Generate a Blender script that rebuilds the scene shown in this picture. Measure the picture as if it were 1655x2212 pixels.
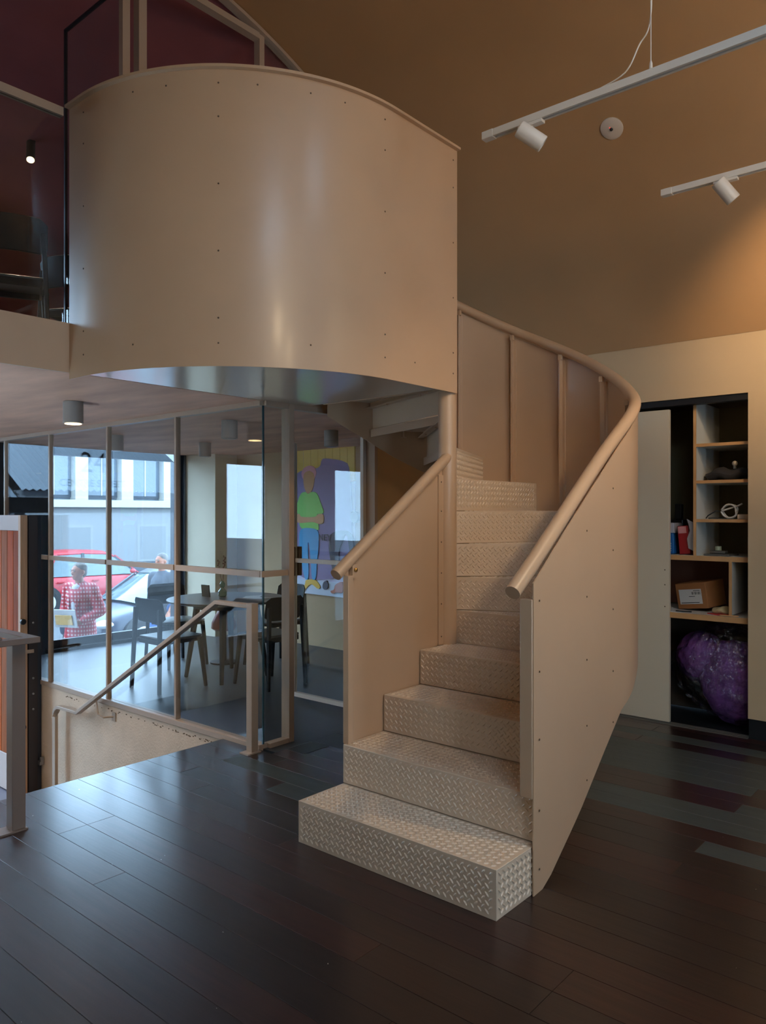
import bpy, bmesh, math, random
from mathutils import Vector, Matrix, Euler
import numpy as np
random.seed(7)
sc = bpy.context.scene
for _o in list(bpy.data.objects): bpy.data.objects.remove(_o)
COL = sc.collection
PI = math.pi
R_ = math.radians

# ------------------------------------------------------------------ camera
cam_d = bpy.data.cameras.new('camera'); cam = bpy.data.objects.new('camera', cam_d); COL.objects.link(cam)
cam.location = (0, 0, 1.55); cam.rotation_euler = (R_(90), 0, R_(40.5 - 90))
cam_d.sensor_fit = 'VERTICAL'; cam_d.sensor_height = 36; cam_d.lens = 1660 / 2212 * 36
cam_d.shift_y = 2 / 2212; cam_d.clip_start = 0.02; cam_d.clip_end = 300
sc.camera = cam

# ------------------------------------------------------------------ world, exposure, daylight portals
w = bpy.data.worlds.new('overcast_sky'); sc.world = w; w.use_nodes = True
bgn = w.node_tree.nodes['Background']; bgn.inputs[0].default_value = (0.47, 0.72, 1.0, 1); bgn.inputs[1].default_value = 8.0
vs = sc.view_settings; vs.view_transform = 'Standard'; vs.look = 'None'; vs.gamma = 1; vs.use_curve_mapping = False
vs.exposure = 0.8
cy = sc.cycles
cy.use_denoising = True; cy.max_bounces = 7; cy.diffuse_bounces = 4; cy.glossy_bounces = 4; cy.use_adaptive_sampling = True; cy.adaptive_threshold = .1; cy.adaptive_min_samples = 16
cy.transparent_max_bounces = 12; cy.transmission_bounces = 6; cy.sample_clamp_indirect = 3.0
cy.caustics_reflective = False; cy.caustics_refractive = False
def portal(name, loc, rot, sx, sy):
    l = bpy.data.lights.new(name, 'AREA'); l.shape = 'RECTANGLE'; l.size = sx; l.size_y = sy; l.energy = 0
    l.cycles.is_portal = True
    o = bpy.data.objects.new(name, l); o.location = loc; o.rotation_euler = rot; COL.objects.link(o)
for _i, (x0, x1, z0, z1) in enumerate([(4.02, 5.85, .06, 2.28), (.76, 3.2, -1, 2.37), (-.95, .15, -.2, 2.28), (-.6, 2.6, 2.8, 4.3)]):
    portal('window_daylight', ((x0 + x1) / 2, 8.66, (z0 + z1) / 2), (R_(-90), 0, 0), x1 - x0, z1 - z0)   # faces -Y, into the room
for x0, x1, z0, z1 in [(-.6, .2, .5, 2.4), (1.6, 2.4, .5, 2.4)]:
    portal('window_daylight', ((x0 + x1) / 2, -3.16, (z0 + z1) / 2), (R_(90), 0, 0), x1 - x0, z1 - z0)     # faces +Y

SKYL = [(.1, .9, -1.5, -.1), (1.9, 2.6, -2.0, -.5)]       # roof lights in the vault: x0, x1, y0, y1
for x0, x1, y0, y1 in SKYL:
    portal('skylight_daylight', ((x0 + x1) / 2, (y0 + y1) / 2, 5.0), (0, 0, 0), x1 - x0, y1 - y0)

# ------------------------------------------------------------------ materials
def lin(c): return tuple(((v / 255) / 12.92 if v / 255 <= .04045 else ((v / 255 + .055) / 1.055) ** 2.4) for v in c)
MATS = {}
def mat(name, rgb, rough=.5, metal=0, coat=0, spec=.5, emit=None, estr=0, noise=None, bump=None, alpha=None, coords='Object'):
    """noise=(scale, amount, (stretch)) varies the colour, bump=(scale, strength, (stretch)) the relief"""
    m = bpy.data.materials.new(name); m.use_nodes = True; nt = m.node_tree; N = nt.nodes; L = nt.links
    b = N['Principled BSDF']; c = lin(rgb)
    b.inputs['Base Color'].default_value = (*c, 1); b.inputs['Roughness'].default_value = rough; b.inputs['Metallic'].default_value = metal
    b.inputs['Coat Weight'].default_value = coat; b.inputs['Coat Roughness'].default_value = .15; b.inputs['Specular IOR Level'].default_value = spec
    if emit: b.inputs['Emission Color'].default_value = (*lin(emit), 1); b.inputs['Emission Strength'].default_value = estr
    if noise or bump: tc = N.new('ShaderNodeTexCoord')
    def tex(scale, st):
        mp = N.new('ShaderNodeMapping'); mp.inputs['Scale'].default_value = st; L.new(tc.outputs[coords], mp.inputs[0])
        nz = N.new('ShaderNodeTexNoise'); nz.inputs['Scale'].default_value = scale; nz.inputs['Detail'].default_value = 5; L.new(mp.outputs[0], nz.inputs[0]); return nz
    if noise:
        nz = tex(noise[0], noise[2] if len(noise) > 2 else (1, 1, 1)); r = N.new('ShaderNodeValToRGB'); a = noise[1]
        r.color_ramp.elements[0].position = .3; r.color_ramp.elements[1].position = .7
        r.color_ramp.elements[0].color = (*[v * (1 - a) for v in c], 1); r.color_ramp.elements[1].color = (*[min(1, v * (1 + a)) for v in c], 1)
        L.new(nz.outputs[0], r.inputs[0]); L.new(r.outputs[0], b.inputs['Base Color'])
    if bump:
        nz = tex(bump[0], bump[2] if len(bump) > 2 else (1, 1, 1)); bm_ = N.new('ShaderNodeBump'); bm_.inputs['Strength'].default_value = bump[1]; bm_.inputs['Distance'].default_value = .02
        L.new(nz.outputs[0], bm_.inputs['Height']); L.new(bm_.outputs[0], b.inputs['Normal'])
    MATS[name] = m; return m
def glass(name, tint=(1, 1, 1), ior=1.5, rough=0.0):
    m = bpy.data.materials.new(name); m.use_nodes = True; nt = m.node_tree; N = nt.nodes; L = nt.links
    for n in list(N): N.remove(n)
    out = N.new('ShaderNodeOutputMaterial'); mx = N.new('ShaderNodeMixShader'); fr = N.new('ShaderNodeFresnel'); fr.inputs[0].default_value = ior
    tr = N.new('ShaderNodeBsdfTransparent'); tr.inputs[0].default_value = (*tint, 1); gl = N.new('ShaderNodeBsdfGlossy'); gl.inputs['Roughness'].default_value = rough
    ge = N.new('ShaderNodeNewGeometry'); mr = N.new('ShaderNodeMapRange'); mr.inputs['To Min'].default_value = ior; mr.inputs['To Max'].default_value = 1 / ior
    L.new(ge.outputs['Backfacing'], mr.inputs['Value']); L.new(mr.outputs[0], fr.inputs[0])   # same reflectance on both faces of a pane
    L.new(fr.outputs[0], mx.inputs[0]); L.new(tr.outputs[0], mx.inputs[1]); L.new(gl.outputs[0], mx.inputs[2]); L.new(mx.outputs[0], out.inputs[0])
    MATS[name] = m; return m
steel = mat('painted_steel', (187, 155, 125), .36, coat=.12, noise=(3, .03), bump=(2.2, .025))
plate_m = mat('checker_plate_paint', (206, 183, 158), .44, coat=.08, noise=(3, .03))
steel_d = mat('painted_steel_matt', (182, 153, 126), .5, noise=(3, .04))
frame_m = mat('beige_frame_paint', (172, 148, 128), .42)
plaster = mat('beige_plaster', (194, 164, 126), .75, noise=(1.3, .06), bump=(9, .08))
plaster_up = mat('vault_plaster', (176, 134, 92), .7, noise=(.9, .09), bump=(5, .05))
soffit_m = mat('brushed_plaster', (198, 152, 126), .62, noise=(1.6, .22, (2.6, .8, 1)), bump=(2.4, .3, (2.6, .8, 1)))
lowwall = mat('rough_plaster', (212, 186, 160), .85, noise=(5, .07), bump=(60, .25))
oxred = mat('oxblood_plaster', (162, 88, 84), .6, noise=(1.5, .14), bump=(4, .08))
redfloor = mat('dark_floor_paint', (60, 62, 68), .35)
screed = mat('blue_grey_screed', (50, 56, 64), .38, noise=(1.6, .12), bump=(14, .03))
black = mat('black_paint', (16, 17, 20), .45)
darksteel = mat('charcoal_frame', (38, 44, 54), .45)
tile_m = mat('charcoal_tile', (40, 43, 47), .4, noise=(6, .1))
white_p = mat('white_powder_coat', (198, 188, 176), .4)
whitemet = mat('off_white_aluminium', (214, 205, 196), .42)
grey_can = mat('grey_downlight_paint', (150, 142, 135), .5)
gl_clear = glass('clear_glass', (.965, .982, .98)); gl_car = mat('car_glass', (70, 84, 88), .08, spec=.5)
gl_out = glass('window_glass', (.985, .99, .995))
gl_edge = mat('green_glass_edge', (38, 70, 78), .1)
lamp_on = mat('lamp_lens_lit', (255, 235, 200), .4, emit=(255, 214, 150), estr=9)
lamp_dim = mat('lamp_lens_warm', (255, 235, 200), .4, emit=(255, 222, 170), estr=2.5)
lens_off = mat('lamp_lens_unlit', (120, 118, 112), .3)
rubber = mat('rubber', (22, 22, 24), .7)

# ------------------------------------------------------------------ mesh helpers
ORG = {}
def link(o, parent=None):
    COL.objects.link(o)
    if parent: o.parent = parent
    return o
def tag(o, label=None, cat=None, group=None, kind=None):
    if label: o['label'] = label
    if cat: o['category'] = cat
    if group: o['group'] = group
    if kind: o['kind'] = kind
    return o
def thing(name, loc, label=None, cat=None, group=None, kind=None):
    o = bpy.data.objects.new(name, None); o.empty_display_size = .1; o.location = loc; COL.objects.link(o); ORG[o.name] = Vector(loc)
    return tag(o, label, cat, group, kind)
def mk(name, geo, m, parent=None, smooth=False, bevel=0, seg=2, label=None, cat=None, group=None, kind=None, angle=35):
    """one mesh object from world-space geometry; with a parent the mesh is written relative to that parent's origin"""
    v, f = geo
    me = bpy.data.meshes.new(name)
    if parent is not None: org = ORG[parent.name]
    else:
        a = np.array([tuple(p) for p in v]); lo = a.min(0); hi = a.max(0); org = Vector(((lo[0] + hi[0]) / 2, (lo[1] + hi[1]) / 2, lo[2]))
    me.from_pydata([tuple(Vector(p) - org) for p in v], [], [tuple(q) for q in f]); me.update()
    bm = bmesh.new(); bm.from_mesh(me); bmesh.ops.recalc_face_normals(bm, faces=bm.faces); bm.to_mesh(me); bm.free()
    o = bpy.data.objects.new(name, me); link(o, parent); ORG[o.name] = org
    if parent is None: o.location = org
    ms = m if isinstance(m, (list, tuple)) else [m]
    for q in ms: me.materials.append(q)
    if bevel:
        b = o.modifiers.new('bevel', 'BEVEL'); b.width = bevel; b.segments = seg; b.limit_method = 'ANGLE'; b.angle_limit = R_(40)
    if smooth or bevel:
        for p in me.polygons: p.use_smooth = True
        try: me.set_sharp_from_angle(angle=R_(angle))
        except Exception: pass
    return tag(o, label, cat, group, kind)
def add(*gs):
    V = []; Fc = []
    for v, f in gs:
        n = len(V); V += [tuple(p) for p in v]; Fc += [tuple(i + n for i in q) for q in f]
    return V, Fc
def box(x0, y0, z0, x1, y1, z1):
    x0, x1 = sorted((x0, x1)); y0, y1 = sorted((y0, y1)); z0, z1 = sorted((z0, z1))
    v = [(x0, y0, z0), (x1, y0, z0), (x1, y1, z0), (x0, y1, z0), (x0, y0, z1), (x1, y0, z1), (x1, y1, z1), (x0, y1, z1)]
    return v, [(0, 3, 2, 1), (4, 5, 6, 7), (0, 1, 5, 4), (1, 2, 6, 5), (2, 3, 7, 6), (3, 0, 4, 7)]
def xf(g, M): return [tuple(M @ Vector(p)) for p in g[0]], g[1]
def rot(g, axis, a, c=(0, 0, 0)):
    M = Matrix.Translation(c) @ Matrix.Rotation(a, 4, axis) @ Matrix.Translation(-Vector(c)); return xf(g, M)
def mv(g, d): return xf(g, Matrix.Translation(d))
def prism(poly, vec):
    """poly: list of 3D points, extruded along vec"""
    n = len(poly); vec = Vector(vec); v = [tuple(p) for p in poly] + [tuple(Vector(p) + vec) for p in poly]
    return v, [tuple(range(n))[::-1], tuple(range(n, 2 * n))] + [(i, (i + 1) % n, (i + 1) % n + n, i + n) for i in range(n)]
def frame_of(t, up=Vector((0, 0, 1))):
    t = t.normalized()
    if abs(t.dot(up)) > .98: up = Vector((1, 0, 0))
    s = t.cross(up).normalized(); return s, s.cross(t).normalized()
def sweep(path, section, closed_sec=True, up=Vector((0, 0, 1)), cap=True, scales=None):
    """section: list of (side, up) offsets swept along the path"""
    P = [Vector(p) for p in path]; n = len(section); V = []; Fc = []
    for i, p in enumerate(P):
        t = (P[min(i + 1, len(P) - 1)] - P[max(i - 1, 0)])
        s, u = frame_of(t, up); k = scales[i] if scales else 1
        if 0 < i < len(P) - 1:   # mitre
            a = (P[i] - P[i - 1]).normalized(); b = (P[i + 1] - P[i]).normalized(); cs = max(.3, math.cos(a.angle(b) / 2)) if a.length and b.length else 1
        else: cs = 1
        for (sx, uy) in section: V.append(tuple(p + s * sx * k + u * uy * k / cs))
    for i in range(len(P) - 1):
        for j in range(n): Fc.append((i * n + j, i * n + (j + 1) % n, (i + 1) * n + (j + 1) % n, (i + 1) * n + j))
    if cap: Fc.append(tuple(range(n))[::-1]); Fc.append(tuple(range((len(P) - 1) * n, len(P) * n)))
    return V, Fc
def circ(r, n=12): return [(r * math.cos(2 * PI * i / n), r * math.sin(2 * PI * i / n)) for i in range(n)]
def tube(path, r, n=12, scales=None): return sweep(path, circ(r, n), scales=scales)
def bar(p0, p1, a, b, up=Vector((0, 0, 1))): return sweep([p0, p1], [(-a / 2, -b / 2), (a / 2, -b / 2), (a / 2, b / 2), (-a / 2, b / 2)], up=up)
def taper(p0, p1, a0, b0, a1, b1, up=Vector((1, 0, 0))):
    P0 = Vector(p0); P1 = Vector(p1); s, u = frame_of(P1 - P0, up); v = []
    for P, a, b in ((P0, a0, b0), (P1, a1, b1)):
        for x, y in ((-1, -1), (1, -1), (1, 1), (-1, 1)): v.append(tuple(P + s * x * a / 2 + u * y * b / 2))
    return v, [(0, 1, 2, 3), (7, 6, 5, 4), (0, 4, 5, 1), (1, 5, 6, 2), (2, 6, 7, 3), (3, 7, 4, 0)]
def lathe(prof, n=24, c=(0, 0, 0)):
    V = []; Fc = []
    for r, z in prof:
        for i in range(n): V.append((c[0] + r * math.cos(2 * PI * i / n), c[1] + r * math.sin(2 * PI * i / n), c[2] + z))
    for k in range(len(prof) - 1):
        for i in range(n): Fc.append((k * n + i, k * n + (i + 1) % n, (k + 1) * n + (i + 1) % n, (k + 1) * n + i))
    Fc.append(tuple(range(n))[::-1]); Fc.append(tuple(range((len(prof) - 1) * n, len(prof) * n)))
    return V, Fc
def align(g, p, d):
    """move lathe geometry made along +Z so that its axis points along d from p"""
    q = Vector((0, 0, 1)).rotation_difference(Vector(d).normalized()); return xf(g, Matrix.Translation(p) @ q.to_matrix().to_4x4())
def ball(c, rx, ry=None, rz=None, n=14, m=9):
    ry = ry or rx; rz = rz or rx
    V = [(c[0], c[1], c[2] - rz)]; Fc = []
    for j in range(1, m):
        a = -PI / 2 + PI * j / m
        for i in range(n): V.append((c[0] + rx * math.cos(a) * math.cos(2 * PI * i / n), c[1] + ry * math.cos(a) * math.sin(2 * PI * i / n), c[2] + rz * math.sin(a)))
    V.append((c[0], c[1], c[2] + rz)); T = len(V) - 1
    for i in range(n):
        Fc.append((0, 1 + (i + 1) % n, 1 + i)); Fc.append((T, 1 + (m - 2) * n + i, 1 + (m - 2) * n + (i + 1) % n))
        for j in range(m - 2): a = 1 + j * n; Fc.append((a + i, a + (i + 1) % n, a + n + (i + 1) % n, a + n + i))
    return V, Fc
def shell(pathpts, z0s, z1s, t, inward):
    """vertical curved plate: pathpts 2D, bottom and top heights per point, thickness t to the inward normal side"""
    n = len(pathpts); V = []
    for i, (x, y) in enumerate(pathpts):
        a = pathpts[max(i - 1, 0)]; b = pathpts[min(i + 1, n - 1)]; d = Vector((b[0] - a[0], b[1] - a[1])).normalized(); nn = Vector((-d.y, d.x)) * inward * t
        V += [(x, y, z0s[i]), (x, y, z1s[i]), (x + nn.x, y + nn.y, z1s[i]), (x + nn.x, y + nn.y, z0s[i])]
    Fc = []
    for i in range(n - 1):
        for j in range(4): Fc.append((i * 4 + j, i * 4 + (j + 1) % 4, (i + 1) * 4 + (j + 1) % 4, (i + 1) * 4 + j))
    Fc += [(0, 1, 2, 3), tuple((n - 1) * 4 + j for j in (3, 2, 1, 0))]
    return V, Fc
def dup(o, parent=None, suffix=None):
    c = o.copy(); COL.objects.link(c); c.parent = parent; ORG[c.name] = ORG.get(o.name, Vector((0, 0, 0)))
    for ch in list(o.children): dup(ch, c)
    return c
def interp(x, tab):
    for (a, va), (b, vb) in zip(tab, tab[1:]):
        if x <= b: return va + (vb - va) * (x - a) / (b - a)
    return tab[-1][1]

# ================================================================== SETTING
YS = 3.88          # plane of the slab edge, the glass return and the upper gable
YF = 8.35          # street facade (inner face)
XG = 3.33          # long glass partition
XW = 5.63          # cupboard wall
XM = 6.30          # mural wall of the glass room
ZC, ZU = 2.29, 2.535
VC, VR = (2.3, 1.147), 3.71
YR = -3.0
STREET = -.85; LOB = -1.0
def vault_z(x): return VC[1] + math.sqrt(max(0, VR * VR - (x - VC[0]) ** 2))
struct = dict(kind='structure')

# floor: screed base under the boards, boards as parts
floor = mk('floor', add(box(-1.03, YR, -.25, XW, YS - .12, -.021), box(-1.03, YS - .12, -.25, XG, 4.26, -.021)), black, **struct)
wood = []
for i, c in enumerate([(36, 16, 13), (31, 15, 12), (42, 18, 14), (27, 14, 12), (33, 18, 15), (46, 20, 15)]):
    m = mat('dark_stained_board_%d' % i, c, .42, coat=.75, spec=.3, noise=(3.5, .25, (9, .7, 1)), bump=(8, .02, (9, .6, 1))); m.node_tree.nodes['Principled BSDF'].inputs['Coat Roughness'].default_value = .24; wood.append(m)
greyb = mat('grey_worn_board', (60, 66, 64), .38, noise=(4, .15, (6, .8, 1)), bump=(9, .05, (6, .8, 1)))
BW = .15
bm_cache = {}
def plank(x0, y0, y1, m):
    L = round(y1 - y0, 3); key = L
    if key not in bm_cache:
        me = bpy.data.meshes.new('plank'); g = box(.0008, .0006, -.02, BW - .0008, L - .0006, 0)
        bm = bmesh.new(); vs_ = [bm.verts.new(p) for p in g[0]]; [bm.faces.new([vs_[i] for i in q]) for q in g[1]]
        bmesh.ops.bevel(bm, geom=[e for e in bm.edges if all(v.co.z > -.001 for v in e.verts)], offset=.001, segments=1, affect='EDGES')
        bm.to_mesh(me); bm.free(); me.materials.append(None); bm_cache[key] = me
    o = bpy.data.objects.new('plank', bm_cache[key]); link(o, floor); o.location = Vector((x0, y0, 0)) - ORG['floor']
    o.material_slots[0].link = 'OBJECT'; o.material_slots[0].material = m
GREY = [  # worn grey boards: (x, y) points that lie on one
    (3.08, 3.55), (2.93, 3.22), (3.9, 1.15), (4.05, 1.9), (4.5, 1.35), (4.65, 1.9), (4.95, 1.75), (5.1, 1.2), (5.4, 1.0), (4.2, .75), (3.6, .55), (4.8, .9)]
rb = random.Random(3)
x = .75
while x < XW - .01:
    y = -.3 - rb.choice([0, .3, .6, .9]); ymax = 4.26 if x + BW <= XG + .03 else YS - .12
    while y < ymax - .05:
        L = rb.choice([1.2, 1.5, 1.8, 2.4, 3.0])
        y1 = y + L
        if ymax - y1 < .35: y1 = ymax
        m = rb.choice(wood)
        if any(x <= gx < x + BW and y <= gy < y1 for gx, gy in GREY): m = greyb
        plank(x, y, y1, m); y = y1
    x += BW
mk('floor', box(-1.03, YR, -.021, .75, 4.26, 0), wood[1], **struct)
mk('floor', box(.75, YR, -.021, XW, -1.2, 0), wood[1], **struct)
fk = random.Random(11); g = []
for _ in range(60):
    fx, fy = fk.uniform(1.0, 5.2), fk.uniform(.4, 4.1); r_ = fk.uniform(.0015, .005)
    if 2.4 < fx < 4.9 and 1.4 < fy < 3.9: continue
    a_ = fk.uniform(0, 6); g.append(([(fx + r_ * math.cos(a_ + k * 1.57) * (1, .5)[k % 2], fy + r_ * math.sin(a_ + k * 1.57) * (1, .5)[k % 2], .0012) for k in range(4)] + [(fx, fy, .0004)], [(0, 1, 2, 3), (0, 1, 4), (1, 2, 4), (2, 3, 4), (3, 0, 4)]))
mk('paint_flecks', add(*g), mat('pale_paint_fleck', (190, 184, 174), .7), floor, kind='stuff')
# dark screed of the glass room, its tile strip in front
fg = mk('floor', add(box(XG, YS - .12, -.25, XM, YF, -.004), box(XG, YS - .12, -.004, XM, YF, 0)), screed, **struct)
for i in range(9):
    x0 = 3.42 + i * .24; d = (.16, .30, .06, .24)[i % 4]
    mk('floor_tile', box(x0, YS - .13 - d, -.0215, x0 + .235, YS - .125, .0015), tile_m, fg, bevel=.001, seg=1)
# steps down to the street door, lobby floor
lob = mk('floor', box(-1.03, 5.4, LOB - .2, XG, YF + .3, LOB), mat('purple_grey_lobby_paint', (98, 90, 98), .5, noise=(3, .1)), **struct)
for i in range(5):
    mk('stair_tread', box(1.72, 4.26 + i * .305, LOB - .1, XG, 4.26 + (i + 1) * .305 + .02, -(i + 1) / 6), wood[3], lob, bevel=.006)
mk('wall_stairwell', box(1.60, 4.24, LOB - .1, 1.72, 6.0, -.03), lowwall, **struct)
mk('wall_stairwell', box(1.72, 4.16, LOB - .1, XG, 4.255, -.03), lowwall, **struct)
# rough plastered wall below the glass partition
mk('wall_below_glass', box(XG - .02, 4.26, LOB - .1, XG + .14, YF, -.012), lowwall, **struct)
chips = random.Random(5); g = []
for i in range(80):
    y = 4.3 + chips.random() ** 1.4 * 2.2; s = chips.uniform(.004, .013)
    g.append(ball((XG - .02, y, -.045 - chips.random() * .018), s * .35, s, s * .4, 6, 4))
mk('plaster_chips', add(*g), mat('chipped_plaster', (108, 84, 62), .9), bpy.data.objects['wall_below_glass'], kind='stuff')

# upper floor slab with brushed soffit; the vaults
slab = mk('ceiling_lower', box(-1.03, YS + .01, ZC, XM, YF, ZU - .03), soffit_m, **struct)
mk('trim_1', box(-1.03, YS - .012, ZC - .004, 1.995, YS + .01, ZU + .01), steel_d, **struct)
mk('trim_2', box(3.2, YS - .012, ZC - .004, XM, YS + .01, ZU), steel_d, **struct)
mk('floor_upper', box(-1.03, YS + .01, ZU - .03, XM, YF, ZU), redfloor, **struct)
def vault(name, y0, y1, m, t=.06, holes=()):
    n = 48; a0 = math.atan2(2.79 - VC[1], XW - VC[0]); xs = {VC[0] + VR * math.cos(a0 + (PI - 2 * a0) * i / n) for i in range(n + 1)}
    for h in holes: xs |= {h[0], h[1]}
    xs = sorted(xs); ys_ = sorted({y0, y1, *[h[2] for h in holes], *[h[3] for h in holes]}); ins = {}; V = []; Fc = []
    def P(x, y, o):
        k = (x, y, o)
        if k not in ins:
            z = vault_z(x); q = (VR + t) / VR if o else 1; ins[k] = len(V); V.append((VC[0] + (x - VC[0]) * q, y, VC[1] + (z - VC[1]) * q))
        return ins[k]
    hole = lambda mx, my: any(h[0] < mx < h[1] and h[2] < my < h[3] for h in holes)
    for xa, xb in zip(xs, xs[1:]):
        for ya, yb in zip(ys_, ys_[1:]):
            if hole((xa + xb) / 2, (ya + yb) / 2): continue
            for o in (0, 1): Fc.append((P(xa, ya, o), P(xb, ya, o), P(xb, yb, o), P(xa, yb, o)))
    for h in holes:
        hx = [x for x in xs if h[0] <= x <= h[1]]
        for xa, xb in zip(hx, hx[1:]):
            for y in (h[2], h[3]): Fc.append((P(xa, y, 0), P(xb, y, 0), P(xb, y, 1), P(xa, y, 1)))
        for x in (h[0], h[1]): Fc.append((P(x, h[2], 0), P(x, h[3], 0), P(x, h[3], 1), P(x, h[2], 1)))
    return mk(name, (V, Fc), m, smooth=True, angle=30, **struct)
vault('ceiling', YR, YS + .02, plaster_up, holes=SKYL)
for i, (x0, x1, y0, y1) in enumerate(SKYL):
    r = thing('window_%d' % (6 + i), ((x0 + x1) / 2, (y0 + y1) / 2, 4.88), kind='structure'); zz = 4.86
    mk('window_frame', add(box(x0 - .04, y0 - .04, zz, x0, y1 + .04, zz + .1), box(x1, y0 - .04, zz, x1 + .04, y1 + .04, zz + .1), box(x0, y0 - .04, zz, x1, y0, zz + .1), box(x0, y1, zz, x1, y1 + .04, zz + .1)), whitemet, r)
    mk('pane', box(x0, y0, zz + .06, x1, y1, zz + .066), gl_out, r)
vault('ceiling_upper_room', YS + .02, YF, oxred)
# walls of the hall
OPY0, OPY1, OPZ = 1.518, 2.75, 2.376
wb = mk('wall_right', add(box(XW, YR, .14, XW + .1, OPY0, 2.83), box(XW, OPY0, OPZ, XW + .1, OPY1, 2.83), box(XW, OPY1, .14, XW + .1, YS, 2.83)), plaster, **struct)
mk('baseboard_right', add(box(XW + .02, YR, 0, XW + .1, OPY0, .14), box(XW + .02, OPY1, 0, XW + .1, YS, .14)), black, **struct)
mk('wall_left', box(-1.15, YR, LOB, -1.03, YF, 2.83), plaster, **struct)
mk('wall_left_upper', box(-1.2, YS, 2.83, -1.0, YF, 2.9), oxred, **struct)
mk('wall_right_upper', box(XW, YS + .02, ZU, XW + .1, YF, 2.9), oxred, **struct)
mk('wall_glass_room', box(XM, YS, -.2, XM + .1, YF, ZC), plaster, **struct)
mk('wall_partition', box(4.44, YS, 0, XM, YS + .1, ZC), plaster, **struct)
# facade with openings
def wall_with_holes(name, y0, y1, x0, x1, z0, z1, holes, m):
    holes = [(max(h[0], x0), min(h[1], x1), max(h[2], z0), min(h[3], z1)) for h in holes]
    xs = sorted({x0, x1, *[h[0] for h in holes], *[h[1] for h in holes]}); zs = sorted({z0, z1, *[h[2] for h in holes], *[h[3] for h in holes]}); gs = []
    for a, b in zip(xs, xs[1:]):
        for c, d in zip(zs, zs[1:]):
            mx, mz = (a + b) / 2, (c + d) / 2
            if not any(h[0] < mx < h[1] and h[2] < mz < h[3] for h in holes): gs.append(box(a, y0, c, b, y1, d))
    return mk(name, add(*gs), m, **struct)
ENT = (.76, 3.2, LOB, 2.37); W1 = (4.02, 5.85, .03, ZC); W2 = (-.95, .15, -.2, 2.28); W3 = (-.6, 2.6, 2.8, 4.3)
wall_with_holes('wall_facade', YF, YF + .3, -1.2, XM + .3, LOB - .2, ZC, [(ENT[0], ENT[1], ENT[2], ZC + .2), W1, W2], plaster)
wall_with_holes('wall_facade_upper', YF, YF + .3, -1.2, XM + .3, ZC, 4.95, [(ENT[0], ENT[1], ENT[2], ENT[3]), W3], oxred)
mk('trim_3', box(XG + .02, YF - .06, 0, W1[0] - .02, YF, ZC), darksteel, **struct)        # dark pier beside the shop window
mk('wall_pier', prism([(a, b, 0) for a, b in [(5.87, YF), (5.875, YF - .01), (5.955, 7.85), (XM, 7.85), (XM, YF)]], (0, 0, ZC)), mat('pale_pier_plaster', (222, 210, 186), .75, noise=(1.5, .06)), **struct)
mk('trim_4', box(3.2, YF - .3, LOB, XG - .02, YF, ZC), black, **struct)
wall_with_holes('wall_rear', YR - .15, YR, -1.2, XW + .2, 0, 5.0, [(-.6, .2, .5, 2.4), (1.6, 2.4, .5, 2.4)], plaster)
def window(name, x0, x1, z0, z1, y, cols=1, m=darksteel, fw=.05, rows=(), gl=None, depth=.06):
    r = thing(name, ((x0 + x1) / 2, y, z0), kind='structure')
    mk('window_frame', add(box(x0, y, z0, x1, y + depth, z0 + fw), box(x0, y, z1 - fw, x1, y + depth, z1), box(x0, y, z0 + fw, x0 + fw, y + depth, z1 - fw), box(x1 - fw, y, z0 + fw, x1, y + depth, z1 - fw)), m, r)
    for k in range(1, cols):
        xx = x0 + (x1 - x0) * k / cols; mk('mullion', box(xx - fw / 2, y, z0 + fw, xx + fw / 2, y + depth, z1 - fw), m, r)
    for zz in rows: mk('transom', box(x0 + fw, y, zz - fw / 2, x1 - fw, y + depth, zz + fw / 2), m, r)
    for k in range(cols):
        a = x0 + (x1 - x0) * k / cols + fw / 2 * (2 if k == 0 else 1); b = x0 + (x1 - x0) * (k + 1) / cols - fw / 2 * (2 if k == cols - 1 else 1)
        mk('pane', box(a, y + depth * .45, z0 + fw, b, y + depth * .55, z1 - fw), gl or gl_out, r)
    return r
window('window_1', W1[0], W1[1], W1[2], W1[3], YF + .05, 1, darksteel, .09)
mk('trim_5', box(W1[0], YF - .04, 0, W1[1], YF + .05, .035), black, **struct)
mk('trim_6', box(W1[0], YF + .11, -.1, W1[1], YF + .34, .02), mat('white_sill', (132, 132, 131), .5), **struct)
mk('trim_7', box(W1[1] - .008, YF - .01, 0, W1[1] + .02, YF + .3, ZC - .001), darksteel, **struct)
mk('trim_8', box(W1[0] - .02, YF - .01, 0, W1[0] + .008, YF + .3, ZC - .001), darksteel, **struct)
window('window_2', W2[0], W2[1], W2[2], W2[3], YF + .05, 1, frame_m, .06)
window('window_3', W3[0], W3[1], W3[2], W3[3], YF + .05, 2, darksteel, .05)
window('window_4', -.6, .2, .5, 2.4, YR - .1, 1, frame_m, .05, rows=(1.6,))
window('window_5', 1.6, 2.4, .5, 2.4, YR - .1, 1, frame_m, .05, rows=(1.6,))
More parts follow.
